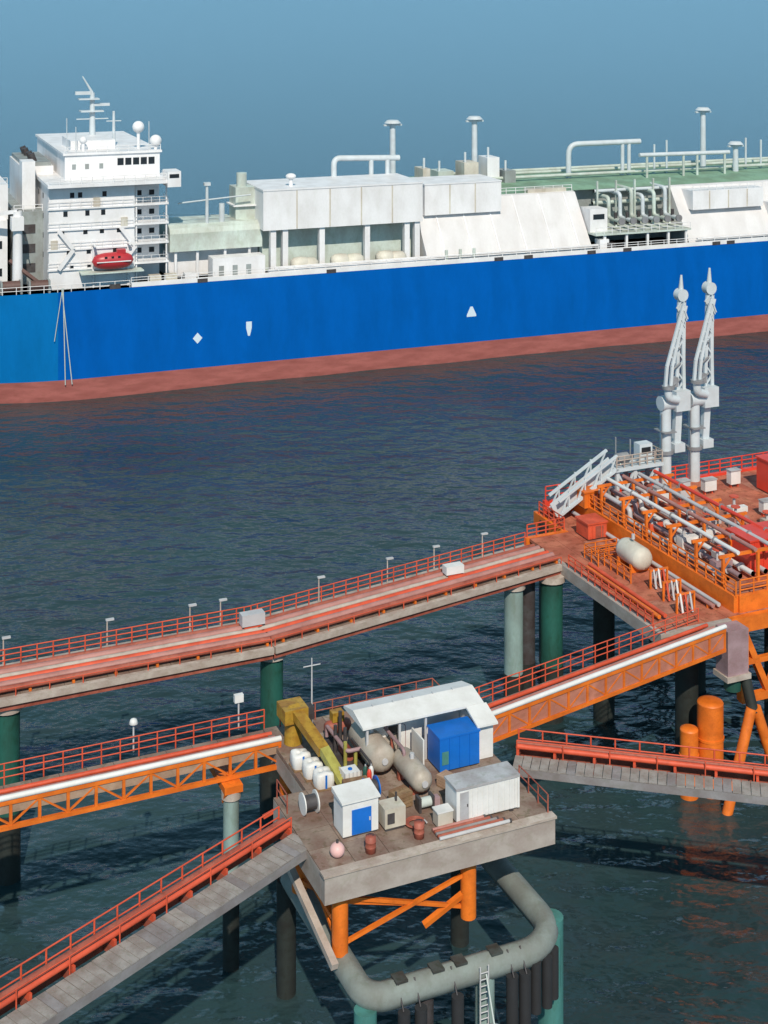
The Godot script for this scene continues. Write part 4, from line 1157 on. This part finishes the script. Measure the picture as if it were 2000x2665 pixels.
# ------------------------------------------------------------------ loading platform
func jetty_head() -> void:
	var o := thing("loading_platform", "large orange steel loading platform with brown deck carrying the white loading arms", "platform", at(63.4, 92.6, 0), TURN)
	var X := 48.0
	var V := 25.6
	for i in 24:
		for j in 10:
			var x0 := X * i / 24.0
			var v0 := V * j / 10.0
			if (i > 16 and j > 2) or (i < 2 and j > 7):
				continue
			bx(o, "deck_slab", M.deck_rust if (i * 5 + j * 3) % 4 else M.deck_worn_red, x0 + 0.015, x0 + 1.985, 12.75, 13.0, v0 + 0.015, v0 + V / 10.0 - 0.015)
	bx(o, "deck_field", M.deck_rust, 34, X, 12.75, 12.99, V * 0.3, V)
	bx(o, "edge_beam", M.concrete, -0.45, 0, 12.1, 13.05, 0, 15.36)
	bx(o, "edge_beam", M.orange_steel, 3.55, 4.0, 11.9, 13.05, 20.95, V)
	bx(o, "edge_beam", M.orange_steel, -0.3, 4.0, 12.1, 13.04, 20.5, 20.93)
	bx(o, "edge_beam", M.orange_steel, 6.0, X, 11.9, 13.1, -0.5, 0)
	bx(o, "edge_beam", M.concrete, -0.45, 6.0, 12.1, 13.05, -0.45, 0)
	bx(o, "edge_beam", M.orange_steel, 3.55, X, 11.9, 13.1, V, V + 0.4)
	# raised pipe deck
	var rx := 7.0
	bx(o, "upper_rim", M.orange_steel, rx, rx + 0.4, 13.0, 14.3, 0.6, V - 0.3)
	bx(o, "upper_rim", M.orange_steel, rx + 0.4, X, 13.0, 14.3, 0.4, 0.8)
	bx(o, "upper_rim", M.red_bright, 4.1, X, 13.0, 14.3, V - 0.7, V - 0.3)
	for k in 14:
		bx(o, "upper_slab", M.deck_rust if k % 3 else M.deck_worn_red, rx + 0.42 + k * 2.8, rx + 0.42 + k * 2.8 + 2.77, 13.9, 14.05, 0.82, V - 0.72)
	railing(o, M.orange_steel, [p3(rx + 0.2, 14.3, 0.6), p3(rx + 0.2, 14.3, V - 0.5)], 1.15, 1.3, 0.06, 3)
	railing(o, M.orange_steel, [p3(rx + 0.6, 14.3, 0.6), p3(X - 8, 14.3, 0.6)], 1.15, 1.3, 0.06, 3)
	railing(o, M.red_bright, [p3(4.3, 14.3, V - 0.5), p3(X - 2, 14.3, V - 0.5)], 1.25, 1.3, 0.06, 3)
	railing(o, M.red_steel, [p3(-0.2, 13.0, 1.0), p3(-0.2, 13.0, 13.4)], 1.1, 1.0, 0.055, 3)
	railing(o, M.red_steel, [p3(-0.1, 13.0, 20.7), p3(3.8, 13.0, 20.9), p3(3.8, 13.0, V - 0.2)], 1.15, 1.0, 0.06, 3)
	# front truss under the deck
	for a in [[7.2, 12.0], [12.0, 17.0], [17.0, 22.0]]:
		bar(o, "brace", M.orange_steel, p3(a[0], 12.0, -0.2), p3((a[0] + a[1]) / 2, 6.9, -0.2), 0.5, 0.5)
		bar(o, "brace", M.orange_steel, p3(a[1], 12.0, -0.2), p3((a[0] + a[1]) / 2, 6.9, -0.2), 0.5, 0.5)
		bx(o, "column", M.orange_steel, a[0] - 0.35, a[0] + 0.35, 6.6, 11.9, -0.55, 0.05)
	bx(o, "mid_chord", M.orange_steel, 7, 23, 9.3, 9.7, -0.45, -0.05)
	bx(o, "lower_chord", M.orange_steel, 7, 23, 6.4, 7.0, -0.5, 0.0)
	# piles
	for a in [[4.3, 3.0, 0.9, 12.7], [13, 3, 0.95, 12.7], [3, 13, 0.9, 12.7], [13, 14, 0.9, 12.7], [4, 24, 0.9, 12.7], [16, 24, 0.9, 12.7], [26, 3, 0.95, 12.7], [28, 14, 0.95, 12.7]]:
		rod(o, "pile", M.orange_steel if a[1] < 2.0 else M.growth_and_shade, p3(a[0], -3, a[1]), p3(a[0], a[3], a[1]), a[2], -1, 22)  # dark tone paints in the shade under the deck
	for a in [[6.2, 7.2, 2.9], [6.6, 7.2, 9.6]]:
		var rk := rod(o, "raker_pile", M.orange_steel, p3(a[0], a[1], -2.6), p3(a[2], -2.0, -3.2), 0.4, -1, 14)
		rk.set_meta("label", "slanting orange raker leg")
	rod(o, "raker_head", M.growth_and_shade, p3(6.4, 6.8, -2.6), p3(6.4, 12.0, -0.3), 0.42, -1, 14)
	for a in [[67.6, 92.4, 1.0, 7.1, "thick bright orange guide pile standing free beside the slanting legs"], [65.8, 92.6, 0.7, 5.3, "thinner shorter orange guide pile against the thick one"]]:
		var gp := thing("guide_pile", a[4], "pile", at(a[0], a[1], 0), TURN)
		rod(gp, "shaft", M.orange_steel, Vector3(0, -3, 0), Vector3(0, a[3] - 0.12, 0), a[2], -1, 24)
		lathe(gp, "cap", M.orange_steel, [Vector2(a[2], 0), Vector2(a[2] * 0.94, 0.1), Vector2(a[2] * 0.6, 0.2), Vector2(0, 0.24)], Vector3(0, a[3] - 0.12, 0), Vector3.UP, 24)
		rod(gp, "collar", M.orange_steel, Vector3(0, a[3] * 0.6, 0), Vector3(0, a[3] * 0.6 + 0.18, 0), a[2] + 0.06, -1, 24)
	# abutment of the gangway
	var ab := thing("gangway_abutment", "purple grey concrete abutment on a green stub where the gangway meets the loading platform", "abutment", at(67.9, 90.6, 0), TURN)
	bx(ab, "block", M.purple_grey, 0, 1.9, 9.6, 13.0, 0, 1.5)
	bx(ab, "ledge", M.pale_edge, -0.15, 2.05, 9.2, 9.6, -0.15, 1.65)
	rod(ab, "stub", M.pile_green, p3(1.0, 8.2, 0.8), p3(1.0, 9.2, 0.8), 0.65, -1, 16)
	bar(ab, "bracket", M.orange_steel, p3(1.0, 8.4, 0.9), p3(1.0, 12.0, 2.2), 0.4, 0.4)

func head_equipment() -> void:
	# white horizontal tank
	var t := thing("storage_tank", "white horizontal drum tank with rounded ends on the brown deck by the orange rail", "tank", at(68.2, 102.4, 13.02), TURN)
	lathe(t, "shell", M.ship_cream, [Vector2(0, -0.4), Vector2(0.45, -0.36), Vector2(0.8, -0.15), Vector2(0.92, 0.15), Vector2(0.94, 0.2), Vector2(0.94, 2.6), Vector2(0.92, 2.65), Vector2(0.8, 2.95), Vector2(0.45, 3.16), Vector2(0, 3.2)], Vector3(0, 1.2, 0), Vector3.FORWARD, 24)
	for v in [0.6, 2.5]:
		bx(t, "saddle", M.orange_steel, -0.9, 0.9, 0, 0.7, v - 0.12, v + 0.12)
	rod(t, "nozzle", M.pipe_silver, p3(0, 2.4, 1.5), p3(0, 2.8, 1.5), 0.15, -1, 10)
	# red lockers
	var data := [[67.8, 110.4, 1.9, 1.4, 2.0, 13.02, "red_steel", "dull red locker at the outer left corner of the loading platform"],
		[74.6, 96.6, 5.0, 2.6, 3.0, 14.07, "red_bright", "big bright red equipment cabin behind the front orange rail"],
		[88.0, 110.4, 4.0, 3.0, 2.6, 14.07, "red_bright", "tall bright red cabin by the loading arms"],
		[70.0, 114.6, 2.2, 1.5, 1.8, 14.07, "orange_steel", "orange valve cabinet beside the white access gangway"]]
	for a in data:
		var b := thing("equipment_cabin", a[7], "cabin", at(a[0], a[1], a[5]), TURN)
		bx(b, "body", M[a[6]], 0, a[2], 0.12, a[3], 0, a[4])
		bx(b, "roof", M[a[6]], -0.1, a[2] + 0.1, a[3], a[3] + 0.14, -0.1, a[4] + 0.1)
		bx(b, "skid", M.dark_metal, 0.1, a[2] - 0.1, 0.0, 0.12, 0.1, a[4] - 0.1)
		for k in int(a[2] / 0.9):
			bx(b, "panel_rib", M[a[6]], 0.4 + k * 0.9, 0.5 + k * 0.9, 0.2, a[3] - 0.05, -0.05, 0)
		bx(b, "door", M.pipe_rust, a[2] * 0.4, a[2] * 0.4 + 0.8, 0.15, minf(a[3] - 0.2, 2.0), -0.03, 0)
	# process pipe runs across the raised deck
	for k in 5:
		var o := thing("process_pipe", ["silver", "wine red", "pale", "silver grey", "dark red"][k] + " process pipe run with flanges, " + ["first", "second", "third", "fourth", "fifth"][k] + " in from the diagonal orange rail", "pipe", at(71.6 + k * 1.25, 94.6, 14.05), TURN, "process pipes on the loading platform")
		var m: Material = [M.pipe_silver, M.purple_grey, M.white_paint, M.pipe_silver, M.pipe_rust][k]
		pipe(o, "run", m, bend([p3(0, 0.55, 1.0), p3(0, 0.55, 15 + k), p3(0, 1.5, 15 + k), p3(0, 1.5, 20)], 0.4), 0.22, 10)
		for v in [2.5, 6.0, 9.5, 13.0]:
			rod(o, "flange", M.pipe_silver, p3(0, 0.55, v), p3(0, 0.55, v + 0.12), 0.36, -1, 14)
			bx(o, "support", M.red_steel, -0.1, 0.1, 0, 0.33, v + 0.5, v + 0.7)
	# valves
	var vals := [[73.0, 103.5, "white_paint", "white valve station with red wheel beside the drum tank's orange rail"], [74.4, 105.6, "purple_grey", "purple grey valve station in the midst of the silver pipes"], [75.7, 104.0, "white_paint", "tall white valve station just behind the purple grey ones"], [77.6, 106.5, "pipe_silver", "short silver valve station past the pipe runs"], [78.4, 103.2, "white_paint", "tall white valve station behind the front red cabin"], [72.8, 108.0, "red_steel", "red valve station with a white wheel near the access gangway"], [79.8, 105.4, "pipe_pink", "pinkish valve station between the two red cabins"], [76.8, 109.2, "white_paint", "short white valve station at the upturned pipe ends"], [81.3, 107.6, "white_paint", "white valve station close to the tall red cabin"], [74.2, 100.2, "pipe_silver", "silver valve station beside the front red cabin's corner"], [72.4, 98.0, "purple_grey", "purple grey valve station by the lower end of the orange rail"], [82.6, 104.6, "beige_paint", "beige valve station in front of the tall red cabin"]]
	for i in vals.size():
		var a = vals[i]
		var o := thing("valve_station", a[3], "valve", at(a[0], a[1], 14.05), TURN, "valves on the loading platform")
		var hh := 1.9 if i % 2 == 0 else 1.3
		bx(o, "body", M[a[2]], -0.45, 0.45, 0.0, hh * 0.55, -0.45, 0.45)
		rod(o, "stem", M.pipe_silver, Vector3(0, hh * 0.55, 0), Vector3(0, hh, 0), 0.13, -1, 8)
		rod(o, "hand_wheel", M.red_steel if a[2] != "red_steel" else M.white_paint, Vector3(0, hh, 0), Vector3(0, hh + 0.08, 0), 0.42, -1, 16)
		bx(o, "actuator", M[a[2]], 0.3, 1.3, hh * 0.25, hh * 0.5, -0.3, 0.3)
	# orange portal frames carrying pipes over the raised deck
	for k in 6:
		var o := thing("pipe_portal", "orange portal frame over the process pipes, " + ["closest to the front orange rail", "second in from the front rail", "third in from the front rail", "fourth in from the front rail", "fifth in from the front rail", "closest to the loading arms"][k], "frame", at(71.0, 95.4 + k * 3.6, 14.05), TURN, "portal frames on the loading platform")
		for x in [0.0, 3.4, 7.4]:
			bx(o, "column", M.orange_steel, x, x + 0.22, 0, 2.3, 0, 0.22)
		bx(o, "beam", M.orange_steel, -0.3, 7.9, 2.3, 2.52, 0, 0.22)
		bar(o, "knee_brace", M.orange_steel, p3(0.2, 1.5, 0.11), p3(0.9, 2.3, 0.11), 0.12, 0.12)
		bar(o, "knee_brace", M.orange_steel, p3(7.4, 1.5, 0.11), p3(6.7, 2.3, 0.11), 0.12, 0.12)
	for k in 4:
		var o := thing("overhead_pipe", ["white", "pinkish", "silver", "red"][k] + " straight pipe resting on top of the orange portal frames", "pipe", at(72.2 + k * 1.7, 95.0, 16.6), TURN, "pipes on the portal frames")
		rod(o, "tube", [M.white_paint, M.pipe_pink, M.pipe_silver, M.red_bright][k], p3(0, 0.17, 0), p3(0, 0.17, 19.2), 0.17, -1, 10)
		for v in [3.0, 9.0, 15.0]:
			rod(o, "flange", M.arm_grey, p3(0, 0.17, v), p3(0, 0.17, v + 0.1), 0.27, -1, 12)
	for k in 4:
		var o := thing("deck_pipe", ["bright orange pipe along the outer rail of the lower loading deck", "red pipe running beside the bright orange one on the lower deck", "silver pipe at the foot of the diagonal orange rim", "pinkish pipe next to the silver one under the orange rim"][k], "pipe", at([64.2, 64.75, 69.75, 69.2][k], 94.2, 13.0), TURN, "pipes on the lower loading deck")
		var top: float = [10.5, 11.0, 22.0, 7.6][k]
		rod(o, "tube", [M.orange_steel, M.red_steel, M.pipe_silver, M.pipe_pink][k], p3(0, 0.38, 0), p3(0, 0.38, top), 0.17, -1, 10)
		for q in 4:
			bx(o, "saddle", M.orange_steel, -0.14, 0.14, 0, 0.24, top * (q + 0.3) / 4.0, top * (q + 0.3) / 4.0 + 0.14)
	for k in 3:
		var o := thing("hose_rack", ["orange hose rack next to the abutment", "orange hose rack halfway along the lower deck", "orange hose rack by the drum tank"][k], "rack", at([66.2, 66.6, 67.0][k], [94.8, 97.2, 99.6][k], 13.0), TURN, "hose racks on the lower loading deck")
		for x in [0.0, 1.6]:
			bx(o, "post", M.orange_steel, x, x + 0.14, 0, 1.4, 0, 0.14)
		bx(o, "rail", M.orange_steel, 0, 1.74, 1.4, 1.54, 0, 0.14)
		for q in 3:
			pipe(o, "hose", [M.white_paint, M.red_steel, M.pipe_silver][(q + k) % 3], bend([p3(0.35 + q * 0.45, 0.12, -0.35), p3(0.35 + q * 0.45, 1.62, 0.07), p3(0.35 + q * 0.45, 0.12, 0.5)], 0.3), 0.09, 8)
	# small white instrument cabinets
	var spots := [[79.4, 99.8], [81.2, 101.0], [83.0, 102.2], [80.6, 97.0], [84.6, 100.2], [86.2, 104.8], [83.8, 106.6], [88.4, 107.2], [79.2, 112.8], [82.4, 113.4], [85.8, 114.0], [76.2, 112.2], [73.6, 113.2]]
	for i in spots.size():
		var o := thing("instrument_cabinet", ["squat", "middling", "tall"][i % 3] + (" white" if i % 4 else " silver") + (" wide" if i % 2 else " narrow") + " instrument cabinet on red feet " + ["behind the front red cabin", "among the overhead pipes", "by the beige valve station", "right at the front rim", "in the open deck beyond the pipes", "near the tall red cabin", "between red valve wheels", "against the tall red cabin", "beside the loading arm by the gangway", "between the two loading arms", "past the farther loading arm", "close to the access gangway", "under the gangway landing"][i], "cabinet", at(spots[i][0], spots[i][1], 14.05), TURN, "white cabinets on the loading platform")
		var hh := 1.0 + 0.25 * (i % 3)
		bx(o, "box", M.white_paint if i % 4 else M.pipe_silver, 0, 1.1 + 0.2 * (i % 2), 0.35, 0.35 + hh, 0, 0.7)
		bx(o, "hood", M.roof_grey, -0.06, 1.16 + 0.2 * (i % 2), 0.35 + hh, 0.43 + hh, -0.08, 0.76)
		for x in [0.1, 0.9]:
			bx(o, "foot", M.red_steel, x, x + 0.12, 0, 0.35, 0.2, 0.5)
	for k in 2:
		var fr := thing("guard_railing", ["orange guard rail round the white drum tank", "orange guard rail at the landing of the pipe trestle"][k], "railing", at([66.2, 65.6][k], [101.2, 105.2][k], 13.0), TURN)
		railing(fr, M.orange_steel, [p3(0, 0, 0), p3(0, 0, [5.0, 2.2][k]), p3(3.2, 0, [5.0, 2.2][k])], 1.15, 1.0, 0.055, 3)
	# access gangway: sloped white box girder on a stand
	var g := thing("access_gangway", "white access gangway rising on a stand at the far left corner of the loading platform", "gangway", at(68.4, 116.0, 13.0), TURN)
	for v in [-0.9, 0.9]:
		bar(g, "ramp_chord", M.arm_white, p3(-0.8, 0.7, v), p3(5.4, 4.2, v), 0.4, 0.22)
		bar(g, "ramp_chord", M.arm_white, p3(-0.8, 2.0, v), p3(5.4, 5.4, v), 0.26, 0.2)
		for k in 7:
			var x0 := -0.6 + k * 0.85
			var y0 := 0.8 + k * 0.48
			bar(g, "lacing", M.arm_white, p3(x0, y0, v), p3(x0 + (0.75 if k % 2 == 0 else 0.0), y0 + 1.55, v), 0.13, 0.13)
	bar(g, "ramp_floor", M.arm_white, p3(-0.8, 0.8, 0), p3(5.4, 4.3, 0), 0.12, 1.7)
	bx(g, "landing", M.arm_white, 5.2, 10.4, 3.9, 4.2, -1.1, 1.1)
	railing(g, M.pale_edge, [p3(5.3, 4.2, -1.0), p3(10.3, 4.2, -1.0), p3(10.3, 4.2, 1.0)], 1.1, 0.9, 0.06, 3)
	for x in [5.5, 7.4, 9.8]:
		bx(g, "stand_leg", M.arm_white, x - 0.16, x + 0.16, 0.0, 3.9, -0.9, -0.58)
		bx(g, "stand_leg", M.arm_grey, x - 0.16, x + 0.16, 0.0, 3.9, 0.58, 0.9)
	for a in [[5.5, 7.4], [7.4, 9.8]]:
		bar(g, "stand_brace", M.arm_white, p3(a[0], 0.3, -0.75), p3(a[1], 3.8, -0.75), 0.18, 0.18)
		bar(g, "stand_brace", M.arm_white, p3(a[1], 0.3, -0.75), p3(a[0], 3.8, -0.75), 0.18, 0.18)
	rod(g, "winch_drum", M.arm_grey, p3(6.0, 4.7, 0.2), p3(7.2, 4.7, 0.2), 0.5, -1, 14)
	bx(g, "control_stand", M.arm_white, 8.2, 9.6, 4.2, 5.9, -0.4, 0.6)
	bx(g, "control_window", M.window_dark, 8.4, 9.4, 5.0, 5.6, -0.44, -0.38)
	rod(g, "aerial", M.arm_grey, p3(6.2, 4.2, 0.6), p3(6.2, 6.6, 0.6), 0.07, -1, 6)
	rod(g, "aerial", M.arm_grey, p3(7.8, 4.2, 0.6), p3(7.8, 6.2, 0.6), 0.07, -1, 6)

func loading_arms() -> void:
	for i in 2:
		var u: float = [80.7, 84.0][i]
		var o := thing("marine_loader", ["white loading arm next to the access gangway, folded upright", "white loading arm on the side away from the access gangway, folded upright"][i], "loading arm", at(u, 117.4, 13.0), TURN, "loading arms")
		var k := 0.955 if i == 0 else 0.975
		rod(o, "riser", M.arm_white, Vector3(0, 0, 0), Vector3(0, 8.4, 0), 0.58, 0.54, 16)
		rod(o, "base_flange", M.arm_grey, Vector3(0, 0, 0), Vector3(0, 0.4, 0), 0.95, -1, 16)
		rod(o, "riser_flange", M.arm_grey, Vector3(0, 4.1, 0), Vector3(0, 4.4, 0), 0.78, -1, 16)
		rod(o, "head_swivel", M.arm_white, Vector3(-0.6, 8.9, 0), Vector3(2.3, 8.9, 0), 0.7, -1, 16)
		bx(o, "swivel_housing", M.arm_white, 0.8, 2.4, 8.1, 10.0, -0.7, 0.7)
		# upright lattice: two chords with lacing
		for c in [-0.42, 0.42]:
			var arm := bar(o, "inner_arm", M.arm_white, p3(1.75 + c, 9.6, 0.1), p3(2.05 + c * 0.35, 20.2 * k, 0.4), 0.24, 0.34)
			arm.set_meta("label", "upright inner arm chord")
		for q in 9:
			var y0 := 10.2 + q * 1.05
			var sgn := 1.0 if q % 2 == 0 else -1.0
			bar(o, "lacing", M.arm_white, p3(1.78 - 0.38 * sgn, y0 * k, 0.15), p3(1.84 + 0.36 * sgn, (y0 + 1.05) * k, 0.2), 0.14, 0.14)
		rod(o, "apex_sheave", M.arm_white, p3(2.05, 19.9 * k, 0.0), p3(2.05, 19.9 * k, 0.8), 0.6, -1, 18)
		rod(o, "apex_spike", M.arm_white, p3(2.05, 20.2 * k, 0.4), p3(2.1, 21.9 * k, 0.4), 0.28, 0.1, 10)
		for c in [-0.3, 0.3]:
			bar(o, "outer_arm", M.arm_white, p3(1.85 + c * 0.5, 19.0 * k, -0.5), p3(-0.15 + c, 13.2 * k, -0.9), 0.2, 0.3)
			bar(o, "outer_arm", M.arm_white, p3(-0.15 + c, 13.2 * k, -0.9), p3(-0.35 + c, 11.0 * k, -0.9), 0.22, 0.3)
		for q in 6:
			var tt := q / 6.0
			bar(o, "lacing", M.arm_white, p3(lerpf(1.7, -0.25, tt), lerpf(18.6, 13.4, tt) * k, -0.7), p3(lerpf(1.7, 0.0, tt) + 0.35, lerpf(17.7, 12.6, tt) * k, -0.7), 0.13, 0.13)
		pipe(o, "coupler", M.arm_white, bend([p3(-0.3, 11.2 * k, -0.9), p3(-0.3, 10.1 * k, -0.9), p3(0.9, 9.7 * k, -0.7)], 0.4), 0.4, 10)
		rod(o, "coupler_flange", M.arm_grey, p3(-0.3, 11.0 * k, -0.9), p3(-0.3, 11.3 * k, -0.9), 0.62, -1, 14)
		prism(o, "gusset_plate", M.arm_white, PackedVector2Array([Vector2(2.0, 19.4 * k), Vector2(1.3, 17.6 * k), Vector2(1.5, 17.2 * k), Vector2(2.3, 17.4 * k)]), -0.3, -0.16)
		for y in [11.0, 12.6, 14.2]:
			bar(o, "tie", M.arm_grey, p3(0.0, y * k, -0.8), p3(1.7, (y + 0.5) * k, 0.0), 0.16, 0.16)
		bx(o, "service_box", M.arm_grey, 0.5, 1.2, 10.4, 11.3, -0.4, 0.2)
		rod(o, "cable", M.arm_white, p3(2.6, 20.0 * k, 0.4), p3(2.3, 9.6, 0.2), 0.07, -1, 6)
		bar(o, "counterweight_beam", M.arm_white, p3(1.6, 8.9, 0.2), p3(1.35, 4.9, 0.2), 0.55, 0.7)
		bx(o, "counterweight", M.arm_white, 0.8, 2.0, 4.1, 4.9, -0.4, 0.8)
		bx(o, "walk_platform", M.arm_grey, -0.7, 0.7, 6.2, 6.3, -0.9, 0.9)
		rod(o, "ladder", M.arm_grey, p3(-0.62, 0.4, -0.3), p3(-0.62, 8.0, -0.3), 0.06, -1, 6)
